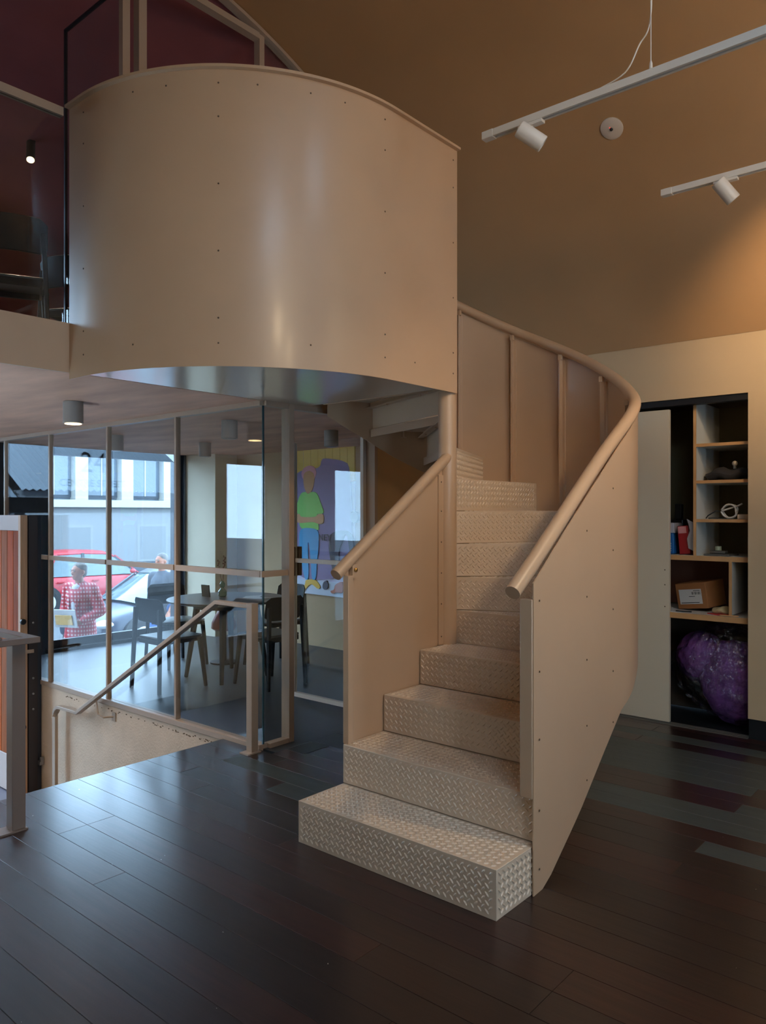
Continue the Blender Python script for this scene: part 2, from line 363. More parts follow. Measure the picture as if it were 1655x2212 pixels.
# entrance frame with lettered fanlight
ent = thing('door_1', (1.98, YF + .1, LOB), kind='structure')
ft = .07
mk('door_frame', add(box(ENT[0], YF + .08, LOB, ENT[0] + ft, YF + .2, ENT[3]), box(ENT[1] - ft, YF + .08, LOB, ENT[1], YF + .2, ENT[3]), box(ENT[0] + ft, YF + .08, ENT[3] - .05, ENT[1] - ft, YF + .2, ENT[3]), box(ENT[0] + ft, YF + .08, 1.55, ENT[1] - ft, YF + .2, 1.72)), darksteel, ent)
mk('fanlight_pane', box(ENT[0] + ft, YF + .13, 1.72, ENT[1] - ft, YF + .14, ENT[3] - .05), gl_out, ent)
def text_geo(s, size, thick=.002):
    c = bpy.data.curves.new('txt', 'FONT'); c.body = s; c.size = size; c.align_x = 'CENTER'; c.extrude = thick; c.resolution_u = 3
    o = bpy.data.objects.new('txt', c); COL.objects.link(o); dg = bpy.context.evaluated_depsgraph_get(); me = o.evaluated_get(dg).to_mesh()
    g = ([tuple(v.co) for v in me.vertices], [tuple(p.vertices) for p in me.polygons]); o.evaluated_get(dg).to_mesh_clear()
    bpy.data.objects.remove(o); bpy.data.curves.remove(c); return g
letter_m = mat('grey_vinyl_letter', (70, 84, 92), .6)
MT = Matrix(((-1, 0, 0, 0), (0, 0, 1, 0), (0, 1, 0, 0), (0, 0, 0, 1)))   # text upright, read from the street (+Y side)
mk('house_number', xf(text_geo('24', .34), Matrix.Translation((1.98, YF + .143, 2.03)) @ MT), letter_m, ent)
mk('street_name', xf(text_geo('CENTRE STREET', .115), Matrix.Translation((1.98, YF + .143, 1.86)) @ MT), letter_m, ent)

# ================================================================== STAIRCASE
RS = .195
SC = Vector((3.70, 2.66)); RO = 1.07
st = thing('spiral_staircase', (3.70, 2.66, 0), 'beige painted steel spiral staircase with checker plate treads and drum shaped landing guard', 'staircase')
YA, YB = 1.565, 2.655
XF = [2.495, 2.80, 3.11, 3.425, 3.755]
def in_poly(p, poly, inset):
    # convex polygon, counter-clockwise
    for a, b in zip(poly, poly[1:] + poly[:1]):
        ex, ey = b[0] - a[0], b[1] - a[1]; L = math.hypot(ex, ey)
        if L < 1e-6: continue
        if ((p[0] - a[0]) * -ey + (p[1] - a[1]) * ex) / L < inset: return False
    return True
LP = .033
def lugs(poly2, O, U, V, N, inset=.014):
    """raised lugs on the plane O + u U + v V inside the polygon given in (u, v)"""
    us = [p[0] for p in poly2]; vs2 = [p[1] for p in poly2]; VV = []; FF = []; hp = LP / 2; c = .7071; L, W, h = .0135, .0046, .0042
    i0, i1 = math.floor(min(us) / hp), math.ceil(max(us) / hp); j0, j1 = math.floor(min(vs2) / hp), math.ceil(max(vs2) / hp)
    for i in range(i0, i1 + 1):
        for j in range(j0, j1 + 1):
            if (i + j) % 2: continue
            p = ((i + .5) * hp, (j + .5) * hp)
            if not in_poly(p, poly2, inset): continue
            s = 1 if i % 2 else -1; dx, dy = c, c * s
            P = lambda a, b, n: tuple(O + U * (p[0] + a * dx - b * dy) + V * (p[1] + a * dy + b * dx) + N * n)
            k = len(VV); VV += [P(-L, 0, 0), P(-.4 * L, -W, 0), P(.4 * L, -W, 0), P(L, 0, 0), P(.4 * L, W, 0), P(-.4 * L, W, 0), P(-.55 * L, 0, h), P(.55 * L, 0, h)]
            FF += [(k, k + 1, k + 6), (k + 1, k + 2, k + 7, k + 6), (k + 2, k + 3, k + 7), (k + 3, k + 4, k + 7), (k + 4, k + 5, k + 6, k + 7), (k + 5, k, k + 6)]
    return VV, FF
Xv, Yv, Zv = Vector((1, 0, 0)), Vector((0, 1, 0)), Vector((0, 0, 1))
def step_straight(k):
    x0 = XF[k - 1]; x1 = XF[k] + .03; zb, zt = (k - 1) * RS + (.004 if k > 1 else 0), k * RS; t = .006
    ya, yb = (YA, YB) if k == 1 else (YA + .009, YB) if k == 2 else (YA + .05, YB - .004)
    prof = [(x0, zb), (x0, zt), (x1, zt), (x1, zt - t), (x0 + t, zt - t), (x0 + t, zb)]
    g = prism([(a, ya, b) for a, b in prof], (0, yb - ya, 0))
    if k == 1: g = add(g, box(x0 + t, ya + .001, zb, XF[1], ya + .005, zt - t), box(x0 + t, yb - .005, zb, XF[1], yb - .001, zt - t))
    s = mk('step', g, plate_m, st, bevel=.007, seg=3)
    tg = lugs([(x0 + .004, ya), (XF[k], ya), (XF[k], yb), (x0 + .004, yb)], Vector((0, 0, zt)), Xv, Yv, Zv)
    rg = lugs([(ya, zb), (yb, zb), (yb, zt), (ya, zt)], Vector((x0, 0, 0)), Yv, Zv, -Xv, .012)
    gs = [tg, rg]
    if k == 1: gs.append(lugs([(x0, zb), (XF[1], zb), (XF[1], zt), (x0, zt)], Vector((0, ya, 0)), Xv, Zv, -Yv, .012))
    mk('raised_lugs', add(*gs), plate_m, s, kind='stuff')
    # folded lip at the tread's back edge
    mk('tread_lip', box(x1 - .006, ya + .03, zt - .05, x1, yb, zt - t), steel_d, s)
for k in range(1, 5): step_straight(k)
WS = Vector((3.735, 2.66))     # winders fan out from here
def ray_to_circle(a, R):
    d = Vector((math.cos(a), math.sin(a))); b = d.dot(WS - SC); c = (WS - SC).length_squared - R * R; return WS + d * (-b + math.sqrt(b * b - c))
def step_winder(k):
    a0 = R_(-90 + 22.5 * (k - 5)); a1 = a0 + R_(22.5); zt = k * RS; zb = zt - RS + .004; t = .006; RI = .03; ro = RO - .012
    ao = a1 + R_(1.5)
    P = [WS + RI * Vector((math.cos(a0), math.sin(a0)))] + [ray_to_circle(a0 + (ao - a0) * i / 6, ro) for i in range(7)] + [WS + RI * Vector((math.cos(ao), math.sin(ao)))]
    u = Vector((math.cos(a0), math.sin(a0))); nrm = Vector((-u.y, u.x)); A, B = P[0], P[1]     # nrm points up the flight
    riser = prism([(A.x, A.y, zb), (B.x, B.y, zb), (B.x, B.y, zt - t * .5), (A.x, A.y, zt - t * .5)], (nrm.x * .005, nrm.y * .005, 0))
    tread = prism([(p.x, p.y, zt - t) for p in P], (0, 0, t))
    s = mk('step', add(tread, riser), plate_m, st, bevel=.002, seg=2)
    L = (B - A).length; O = Vector((A.x, A.y, 0)); U = Vector((u.x, u.y, 0)); NN = Vector((nrm.x, nrm.y, 0))
    rg = lugs([(0, zb), (L, zb), (L, zt), (0, zt)], O, U, Zv, -NN, .012)
    loc = [((p - A).dot(u), (p - A).dot(nrm)) for p in P]
    tg = lugs(loc, Vector((A.x, A.y, zt)), U, NN, Zv, .016)
    mk('raised_lugs', add(rg, tg), plate_m, s, kind='stuff')
    # bearer angles under the tread, seen from below
    b0 = A + nrm * .03; b1 = B + nrm * .03 - u * .02
    mk('bearer', add(bar((b0.x, b0.y, zt - .03), (b1.x, b1.y, zt - .03), .006, .045), bar((b0.x + nrm.x * .02, b0.y + nrm.y * .02, zt - .05), (b1.x + nrm.x * .02, b1.y + nrm.y * .02, zt - .05), .045, .006)), steel_d, s)
    C0 = P[-1]; D0 = P[-2]; u1 = (D0 - C0).normalized(); n1 = Vector((u1.y, -u1.x))
    mk('tread_lip', bar((C0.x + u1.x * .03, C0.y + u1.y * .03, zt - .03), (D0.x - u1.x * .02, D0.y - u1.y * .02, zt - .03), .006, .05), steel_d, s)
    for q in (.25, .7):
        p = b0.lerp(b1, q); mk('bolt', align(lathe([(.008, 0), (.008, .006), (.004, .009)], 8), (p.x + nrm.x * .02, p.y + nrm.y * .02, zt - .053), (0, 0, -1)), steel_d, s)
for k in range(5, 13): step_winder(k)
# riser up to the landing
mk('landing_riser', box(3.70, 2.72, 12 * RS, 3.706, 3.72, ZU - .004), steel, st)
# column
mk('column', add(lathe([(.055, 0), (.055, 2.26)], 28, (SC.x, SC.y, 0)), lathe([(.09, 0), (.09, .012)], 28, (SC.x, SC.y, 0))), steel, st, smooth=True)
# outer guard panel: straight run, then round the column
path = []; zt_, zb_ = [], []
TOP_S = [(2.755, 1.265), (3.07, 1.485), (3.42, 1.72), (3.70, 1.905)]
BOT_S = [(2.755, 0), (2.86, 0), (3.2, .204), (3.49, .416), (3.70, .565)]
TOP_A = [(-90, 1.905), (-79, 2.03), (-53, 2.215), (-33, 2.405), (-11.5, 2.61), (9.6, 2.80), (30, 3.0), (60, 3.30), (92, 3.62)]
BOT_A = [(-90, .565), (-82, .62), (38.7, 1.79), (57, 1.955), (70, 2.085), (84, 2.2), (92, 2.25)]
for i in range(13):
    xx = 2.755 + (3.70 - 2.755) * i / 12; path.append((xx, YA - .012 + (SC.y - RO - YA + .012) * i / 12)); zt_.append(interp(xx, TOP_S)); zb_.append(interp(xx, BOT_S))
for i in range(1, 61):
    a = -90 + 176 * i / 60; path.append((SC.x + RO * math.cos(R_(a)), SC.y + RO * math.sin(R_(a)))); zt_.append(interp(a, TOP_A)); zb_.append(interp(a, BOT_A))
outer = mk('guard_panel', shell(path, zb_, zt_, .005, 1), steel, st, smooth=True, angle=30)
mk('end_post', box(2.75, YA - .008, 2 * RS + .001, 2.79, YA + .05, 1.20), steel, outer, bevel=.004)
scr = lathe([(.0045, 0), (.0045, .0015), (.002, .0028)], 8)
screw_m = mat('screw_head', (92, 76, 62), .4, metal=.5)
scr_me = {}
def screw(p, n, parent):
    o = bpy.data.objects.new('screw', scr_me['m']) if scr_me else None
    if o is None:
        o = mk('screw', scr, screw_m, parent); scr_me['m'] = o.data; o.data.transform(Matrix.Translation(ORG[parent.name]))
    else: link(o, parent)
    o.location = Vector(p) - ORG[parent.name]; o.rotation_mode = 'QUATERNION'; o.rotation_quaternion = Vector((0, 0, 1)).rotation_difference(Vector(n))
# ribs inside the panel
for a in (-55, -33.2, -11.5, 9.6, 31, 53):
    ar = R_(a); d = Vector((math.cos(ar), math.sin(ar))); tn = Vector((-d.y, d.x)); zlo = interp(a, BOT_A) + .18; zhi = interp(a, TOP_A) - .03
    c = SC + d * (RO - .006); poly = [c - tn * .022, c + tn * .022, c + tn * .022 - d * .012, c + tn * .006 - d * .012, c + tn * .006 - d * .042, c - tn * .004 - d * .042, c - tn * .004 - d * .012, c - tn * .022 - d * .012]
    mk('rib', prism([(p.x, p.y, zlo) for p in poly], (0, 0, zhi - zlo)), steel, outer)
    p = c - d * .03; mk('rail_bracket', box(p.x - .012, p.y - .012, zhi, p.x + .012, p.y + .012, zhi + .035), steel, outer)
    q = SC + d * (RO + .001)
    for f_ in (.08, .3, .55, .8, .95): screw((q.x, q.y, zlo + (zhi - zlo) * f_), (d.x, d.y, 0), outer)
for f_ in (.06, .25, .48, .7, .93):
    screw((2.80, YA - .0135, 1.26 * f_ + .02), (0, -1, 0), outer)
    screw((3.25, YA - .005, .26 + 1.3 * f_), (0, -1, 0), outer)
    screw((3.55, YA + .003, .46 + 1.3 * f_), (0, -1, 0), outer)
# round handrail along the outer panel
rp = []
for i in range(0, 9):
    xx = 2.635 + (3.70 - 2.635) * i / 8; rp.append((xx, YA + .026 - .012 + (SC.y - RO - YA + .012) * max(0, (xx - 2.755) / .945), interp(xx, [(2.635, 1.235), (2.755, 1.312), (3.07, 1.53), (3.42, 1.765), (3.70, 1.95)])))
for i in range(1, 46):
    a = -90 + 182 * i / 45; rp.append((SC.x + (RO - .012) * math.cos(R_(a)), SC.y + (RO - .012) * math.sin(R_(a)), interp(a, TOP_A) + .04))
sm = rp[:]
for _ in range(3):
    sm = [sm[0]] + [tuple((Vector(sm[i - 1]) + Vector(sm[i]) * 2 + Vector(sm[i + 1])) / 4) for i in range(1, len(sm) - 1)] + [sm[-1]]
hr = mk('handrail', tube(sm, .032, 18), steel, st, smooth=True, angle=60)
# inner panel, its strips and handrail
ip = [(2.815, .12), (3.66, .55), (3.66, 1.845), (2.815, 1.265)]
inner = mk('guard_panel', prism([(a, YB + .004, b) for a, b in ip], (0, .006, 0)), steel, st)
mk('end_post', box(2.812, YB - .025, 2 * RS + .001, 2.85, YB + .012, 1.235), steel, inner, bevel=.003)
mk('fixing_strip', box(3.60, YB - .006, 4 * RS + .003, 3.65, YB + .003, 1.77), steel, inner)
for z in (.83, 1.02, 1.2, 1.38, 1.56, 1.73): screw((3.625, YB - .0062, z), (0, -1, 0), inner)
mk('handrail', tube([(2.735, YB - .012, 1.243), (2.80, YB - .012, 1.288), (3.70, YB - .012, 1.895)], .031, 18), steel, st, smooth=True, angle=60)
mk('rail_bracket', box(2.845, YB - .024, 1.22, 2.885, YB + .0, 1.29), steel, inner)
mk('bolt', align(lathe([(.011, 0), (.011, .008), (.005, .012)], 10), (2.865, YB - .024, 1.262), (0, -1, 0)), mat('brass_bolt', (170, 130, 70), .3, metal=.8), inner)
# drum shaped guard round the landing
DC = Vector((3.125, 3.72)); DR = 1.13; DT, DB = 3.667, 2.25
dpth = [(3.70 - .28 * i / 3, DC.y - DR) for i in range(3)] + [(3.30, DC.y - DR)]
for i in range(49):
    a = R_(-90 - 90 * i / 48); dpth.append((DC.x + DR * math.cos(a), DC.y + DR * math.sin(a)))
dpth.append((DC.x - DR, YS - .012))
drum = mk('landing_guard', shell(dpth, [DB] * len(dpth), [DT] * len(dpth), .006, -1), steel, st, smooth=True, angle=30)
cap = [(x, y, DT) for x, y in dpth]
mk('guard_cap', sweep(cap, [(-.026, -.002), (.012, -.002), (.012, .012), (-.026, .012)]), steel, drum, smooth=True, angle=30)
def drum_at(px):
    best = None; k = (px - 827.5) / 1660; a = R_(40.5); v = (math.cos(a) + k * math.sin(a), math.sin(a) - k * math.cos(a))
    for i in range(1, len(dpth) - 1):
        x, y = dpth[i]; e = abs(x * v[1] - y * v[0])
        if best is None or e < best[0]: best = (e, i)
    i = best[1]; p, q = dpth[i - 1], dpth[i + 1]; d = Vector((q[0] - p[0], q[1] - p[1])).normalized(); return dpth[i], Vector((d.y, -d.x)) * -1
def drum_screws(px, zs):
    (x, y), n = drum_at(px)
    if (Vector((x, y)) - Vector((3.3, 3.72))).dot(n) < 0: n = -n
    for z in zs: screw((x + n.x * .0005, y + n.y * .0005, z), (n.x, n.y, 0), drum)
zrow = (2.36, 2.48, 2.80, 3.12, 3.44, 3.60)
for px in (160, 470, 830): drum_screws(px, zrow)
for px in (283, 362, 565, 665, 752): drum_screws(px, (3.60,))
for px in (283, 677, 910): drum_screws(px, (2.37,))
for z in zrow: screw((3.66, DC.y - DR - .0005, z), (0, -1, 0), drum)
# landing deck
lp = [(x + (.02 if i > 3 else 0) * (1 if x < 3.1 else 0), y + .012) for i, (x, y) in enumerate(dpth)]
deck = [(3.70, DC.y - DR + .012)] + [(DC.x + (DR - .01) * math.cos(R_(-90 - 90 * i / 30)), DC.y + (DR - .01) * math.sin(R_(-90 - 90 * i / 30))) for i in range(31)] + [(DC.x - DR + .01, YS - .013), (3.70, YS - .013)]
deckm = mat('underside_steel', (196, 174, 152), .3, coat=1.0)
land = mk('landing_deck', prism([(x, y, ZC - .002) for x, y in deck], (0, 0, .012)), deckm, st)
mk('landing_floor', prism([(x, y, ZU - .012) for x, y in deck], (0, 0, .012)), steel_d, st)

# ================================================================== GLASS PARTITION
gp = thing('glass_partition', (XG, 5.8, 0), 'tall beige framed glass partition with waist height rail beside the street stairwell', 'partition')
FT = .03
muls = [7.70, 6.79, 5.80, 4.843]
mk('bottom_rail', box(XG - .035, YS, -.012, XG + .035, YF - .3, .03), frame_m, gp, bevel=.003)
mk('top_rail', box(XG - .03, YS, ZC - .035, XG + .03, YF - .06, ZC - .001), frame_m, gp)
for y in muls: mk('mullion', box(XG - .02, y - .012, .03, XG + .02, y + .012, ZC - .035), frame_m, gp, bevel=.002)
for a, b in zip(muls, muls[1:]): mk('mid_rail', box(XG - .028, b + .012, 1.128, XG - .006, a - .012, 1.168), frame_m, gp)
mk('mid_rail', box(XG - .028, YS + .004, 1.128, XG - .006, muls[-1] - .012, 1.168), frame_m, gp)
ys = [YF - .3] + muls + [YS + .006]
for a, b in zip(ys, ys[1:]): mk('pane', box(XG - .004, b + .004, .03, XG + .004, a - .004, ZC - .035), gl_clear, gp)
mk('bottom_rail', box(XG + .035, YS - .03, -.002, XG + .245, YS + .03, .03), frame_m, gp, bevel=.003)
mk('pane', box(XG + .012, YS, .03, XG + .20, YS + .008, ZC - .035), gl_clear, gp)
mk('glass_edge', box(XG - .006, YS - .004, .03, XG + .006, YS + .006, ZC - .035), gl_edge, gp)
mk('mid_rail', box(XG - .028, YS - .02, 1.128, XG + .2, YS - .002, 1.168), frame_m, gp)
mk('jamb_post', box(XG + .2, YS - .035, 0, XG + .245, YS + .045, ZC), frame_m, gp, bevel=.003)
mk('head_rail', box(XG, YS - .03, ZC - .035, XG + .2, YS + .03, ZC - .001), frame_m, gp)
mk('head_rail', box(XG + .245, YS - .03, ZC - .035, 4.43, YS + .03, ZC - .001), frame_m, gp)
mk('jamb_post', box(4.405, YS - .035, 0, 4.44, YS + .1, ZC), frame_m, gp)
# open glass door of the glass room (hinged at the right jamb, folded into the room)
dr = thing('glass_door', (4.385, YS + .05, .02), 'open glass door with slim beige frame and brown pull handle leading to table room', 'door')
d0, d1 = YS + .05, YS + .05 + .80
for (a, b, c, d) in ((d0, d0 + .03, .03, 2.13), (d1 - .03, d1, .03, 2.13)): mk('stile', box(4.368, a, c, 4.402, b, d), whitemet, dr)
mk('bottom_rail', box(4.368, d0 + .03, .03, 4.402, d1 - .03, .065), whitemet, dr)
mk('mid_rail', box(4.364, d0 + .03, 1.14, 4.38, d1 - .03, 1.175), whitemet, dr)
mk('pane', box(4.381, d0 + .03, .065, 4.389, d1 - .03, 2.13), gl_clear, dr)
mk('pull_handle', add(box(4.33, d1 - .05, 1.03, 4.366, d1 + .01, 1.27), box(4.404, d1 - .05, 1.03, 4.44, d1 + .01, 1.27)), mat('bronze_handle', (116, 90, 72), .35, metal=.4), dr, bevel=.004)

# ================================================================== HANDRAILS OF THE STREET STAIRS
rail_m = mat('taupe_rail_paint', (168, 146, 126), .4)
h1 = thing('stair_handrail', (3.235, 3.876, 0), 'beige steel handrail sloping down beside the glass wall from square post', 'handrail')
mk('post', box(3.208, 3.85, 0, 3.262, 3.904, .965), rail_m, h1, bevel=.002)
mk('base_plate', box(3.165, 3.835, 0, 3.275, 3.92, .008), rail_m, h1)
crv = [(3.235, 3.876, .945), (3.235, 4.24, .945), (3.235, 6.12, -.12), (3.235, 6.42, -.125)] + [(3.235, 6.42 + .1 * math.sin(R_(a)), -.225 + .1 * math.cos(R_(a))) for a in (22, 45, 67, 90)] + [(3.235, 6.52, LOB)]
mk('rail', sweep(crv, [(-.026, -.014), (.026, -.014), (.026, .014), (-.026, .014)]), rail_m, h1, bevel=.003)
mk('wall_bracket', add(tube([(3.235, 5.83, .03), (3.235, 5.80, -.08), (3.25, 5.74, -.1), (3.31, 5.68, -.095)], .007, 8), box(3.302, 5.655, -.13, 3.31, 5.705, -.06)), rail_m, h1)
h2 = thing('stair_handrail', (1.70, 3.82, 0), 'dark taupe guard rail with thick square post at left stairwell corner', 'handrail')
tp2 = mat('dark_taupe', (128, 110, 99), .4)  # darker tone of taupe than the other handrail
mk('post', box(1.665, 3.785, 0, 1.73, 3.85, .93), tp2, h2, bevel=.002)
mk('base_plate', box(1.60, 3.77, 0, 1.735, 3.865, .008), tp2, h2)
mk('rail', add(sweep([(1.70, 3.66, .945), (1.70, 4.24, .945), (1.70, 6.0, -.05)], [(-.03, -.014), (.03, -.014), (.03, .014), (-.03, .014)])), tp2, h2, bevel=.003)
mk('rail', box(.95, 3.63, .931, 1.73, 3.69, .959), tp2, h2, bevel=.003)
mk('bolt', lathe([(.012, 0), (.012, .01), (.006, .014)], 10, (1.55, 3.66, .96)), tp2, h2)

# ================================================================== STREET DOOR LEAF
door_wood = [mat('varnished_board_%d' % i, c, .6, spec=.12, noise=(4, .25, (14, 14, .9))) for i, c in enumerate([(156, 66, 16), (130, 58, 20), (166, 78, 24), (136, 72, 36)])]
wd = thing('wooden_street_door', (3.14, 7.5, LOB), 'open varnished timber street door with vertical boards and pale kick panel', 'door')
dx0, dx1 = 3.11, 3.17; dy0, dy1 = 6.90, 8.05; zt0, zt1 = LOB + .015, 1.53
pale = mat('pale_primed_timber', (176, 156, 146), .55); edge_w = mat('planed_timber_edge', (178, 138, 106), .5, noise=(5, .15, (12, 12, .8)))
mk('lock_stile', box(dx0 - .004, dy0, zt0, dx1, dy0 + .045, zt1), edge_w, wd, bevel=.003)
nb = 9; bwid = (dy1 - dy0 - .045) / nb
for i in range(nb):
    a = dy0 + .045 + i * bwid; mk('board', box(dx0 + .006, a + .002, zt0 + .33, dx1 - .005, a + bwid - .002, zt1 - .14), door_wood[(i * 3 + 1) % 4], wd, bevel=.004)
mk('top_rail', box(dx0, dy0 + .046, zt1 - .14, dx1, dy1, zt1), pale, wd, bevel=.003)
mk('kick_panel', box(dx0, dy0 + .046, zt0, dx1, dy1, zt0 + .33), pale, wd, bevel=.003)
for z in (.58, -.36): mk('bolt_knob', align(lathe([(.012, 0), (.012, .012), (.026, .014), (.026, .03), (.018, .036)], 12), ((dx0 + dx1) / 2 - .02, dy0, z), (0, -1, 0)), black, wd, smooth=True)
mk('lock_plate', box(3.125, dy0 - .002, -.12, 3.15, dy0, .1), mat('brushed_steel', (150, 150, 150), .35, metal=.8), wd)
mk('lock_cylinder', align(lathe([(.012, 0), (.012, .012), (.007, .016)], 12), (3.138, dy0, -.02), (0, -1, 0)), MATS['brushed_steel'], wd)
mk('push_bar', add(box(3.02, dy0 - .06, .30, 3.20, dy0 - .045, .33), box(3.05, dy0 - .045, .30, 3.07, dy0, .33)), rail_m, wd)
jm = thing('door_2', (3.24, 6.94, LOB), kind='structure')
mk('jamb_board', box(3.18, 6.90, LOB, 3.262, 6.98, 1.53), mat('dark_jamb_timber', (44, 36, 36), .5), jm)
mk('jamb_panel', box(3.262, 6.92, LOB, 3.305, 7.02, 1.53), darksteel, jm)
for z in (.06, -.08, -.22, .56): mk('jamb_bolt', align(lathe([(.01, 0), (.01, .006), (.005, .009)], 10), (3.22, 6.90, z), (0, -1, 0)), MATS['brushed_steel'], jm)
mk('hold_open_catch', add(box(3.262, 6.86, -.73, 3.30, 6.92, -.70), box(3.27, 6.86, -.70, 3.30, 6.88, -.66)), MATS['brushed_steel'], jm)

# ================================================================== UPPER GABLE: frames, door, balustrade glass
ug = thing('gable_screen', (2.9, YS, ZU), 'beige framed glazed screen under the vault above the round landing', 'screen')
fm = frame_m
mk('jamb_post', box(2.41, YS - .006, ZU, 2.46, YS + .05, 4.70), fm, ug)
mk('jamb_post', box(3.295, YS - .006, ZU, 3.335, YS + .05, 4.68), fm, ug)
mk('head_rail', box(2.46, YS - .006, 4.65, 3.295, YS + .05, 4.69), fm, ug)
pts = []
for i in range(25):
    xx = 2.2 + (5.5 - 2.2) * i / 24; a = math.atan2(vault_z(xx) - VC[1], xx - VC[0]); pts.append((VC[0] + (VR - .02) * math.cos(a), YS, VC[1] + (VR - .02) * math.sin(a)))
mk('vault_trim', sweep(pts, [(-.03, -.012), (.03, -.012), (.03, .012), (-.03, .012)], up=Vector((0, 0, 1))), fm, ug)
pp = [(3.335, YS, ZU), (5.4, YS, ZU)] + [(p[0] - .01, YS, p[2] - .01) for p in pts[::-1] if p[0] > 3.335] + [(3.335, YS, vault_z(3.335) - .04)]
mk('pane', prism([(a, YS - .004, c) for a, b, c in pp], (0, .008, 0)), gl_clear, ug)
gd = thing('glass_door', (2.32, YS + .03, ZU), 'tall glass door standing open above the drum guard upstairs', 'door')
mk('hinge_stile', box(2.30, YS - .02, ZU + .01, 2.345, YS + .02, 4.72), fm, gd)
mk('pane', box(2.317, YS + .02, ZU + .02, 2.325, YS + .66, 4.50), gl_clear, gd)
mk('edge_seal', add(box(2.313, YS + .655, ZU + .02, 2.329, YS + .672, 4.51), box(2.313, YS + .02, 4.50, 2.329, YS + .672, 4.515)), black, gd)
bl = thing('glass_balustrade', (.5, YS, ZU), 'clear glass balustrade with beige top rail along upper floor edge', 'balustrade')
mk('top_rail', box(-1.0, YS - .02, 3.615, 1.96, YS + .02, 3.66), fm, bl)
for a, b in ((-1.0, .48), (.5, 1.965)): mk('pane', box(a, YS - .005, ZU + .012, b, YS + .005, 3.615), gl_clear, bl)

# ================================================================== LAMPS
def spot(parent, name, loc, aim, energy, size, blend, col, rad=.03):
    l = bpy.data.lights.new(name, 'SPOT'); l.energy = energy; l.spot_size = R_(size); l.spot_blend = blend; l.color = col; l.shadow_soft_size = rad
    o = bpy.data.objects.new(name, l); link(o, parent); o.location = Vector(loc) - ORG[parent.name]
    o.rotation_mode = 'QUATERNION'; o.rotation_quaternion = (Vector(aim) - Vector(loc)).to_track_quat('-Z', 'Y'); return o
WARM = (1.0, .74, .44)
def curve_pts(P, n=8):
    P = [Vector(p) for p in P]; Q = [P[0] * 2 - P[1]] + P + [P[-1] * 2 - P[-2]]; out = []
    for i in range(1, len(Q) - 2):
        for k in range(n):
            t = k / n; a, b, c, d = Q[i - 1:i + 3]; out.append(.5 * (2 * b + (c - a) * t + (2 * a - 5 * b + 4 * c - d) * t * t + (3 * b - a - 3 * c + d) * t ** 3))
    return out + [P[-1]]
def track(name, x, yend, z, heads, label, group, cables):
    r = thing(name, (x, yend, z), label, 'track light', group)
    L = yend + 2.6
    # channel with the slot on its underside
    sec = [(-.018, -.016), (-.006, -.016), (-.006, -.004), (.006, -.004), (.006, -.016), (.018, -.016), (.018, .016), (-.018, .016)]
    mk('track_channel', sweep([(x, yend - .06, z), (x, -2.6, z)], sec), white_p, r)
    mk('slot', box(x - .006, -2.6, z - .006, x + .006, yend - .13, z - .004), black, r)
    mk('end_cap', box(x - .02, yend - .06, z - .018, x + .02, yend, z + .018), white_p, r, bevel=.003)
    for y, aim, e, lit, ang in heads:
        a = Vector(aim) - Vector((x, y, z - .09)); a.normalize()
        p = Vector((x, y, z - .075)) - a * .015
        h = mk('spot_head', align(lathe([(.034, -.05), (.037, -.045), (.037, .075), (.034, .078), (.033, .07)], 24), p, a), white_p, r, smooth=True)
        mk('lens', align(lathe([(.0325, .06), (.0325, .066)], 20), p, a), lamp_on if lit else lamp_dim, h)
        mk('adapter', add(box(x - .017, y - .06, z - .03, x + .017, y + .06, z - .016), lathe([(.011, -.05), (.011, 0)], 12, (x, y, z - .03))), white_p, h, bevel=.002)
        if e: spot(r, 'spot_beam', p + a * .085, p + a * 2, e, ang, .8, WARM, .3 if aim[2] > z else .05 if x > 2 else .14)
    for y in cables:
        zt = vault_z(x) - .002
        mk('suspension_wire', tube([(x, y, z + .016), (x, y, zt)], .0022, 6), white_p, r)
        mk('wire_grip', lathe([(.004, 0), (.007, .01), (.006, .03), (.003, .04)], 10, (x, y, z + .016)), white_p, r)
    y = cables[0]; mk('flex', tube(curve_pts([(x, yend - .55, z + .018), (x + .003, yend - .68, z + .05), (x + .004, y + .05, z + .14), (x + .006, y + .006, z + .22), (x + .008, y, z + .5), (x + .004, y, vault_z(x) - .002)]), .003, 6), white_p, r)
    return r
track('track_light', 3.03, 1.97, 3.3, [(1.72, (4.35, .2, 1.9), 60, True, 70), (.2, (3.6, 2.2, .9), 50, True, 80), (-.5, (4.9, 1.4, 4.1), 42, True, 130)], 'near white suspended track light with cylinder spot crossing the upper right', 'white track lights', (1.18, -1.0))  # the unseen head aimed upwards is added to brighten the vault
track('track_light', 4.2, 1.575, 3.3, [(1.24, (5.0, .3, 1.8), 14, False, 70), (.62, (5.5, .95, 2.85), 54, True, 78), (-.5, (5.5, -.4, 2.6), 60, True, 80)], 'farther white track light with single drooping spot by right edge', 'white track lights', (.2, -1.4))
track('track_light', 1.0, .3, 3.3, [(-.1, (2.5, 2.8, 2.9), 34, True, 85), (-1.2, (3.4, 2.0, 1.4), 26, True, 85)], 'added unseen track light above the viewpoint warming the round landing guard', 'white track lights', (-.3, -2.2))  # third track, added out of view as warm fill on landing guard and steps
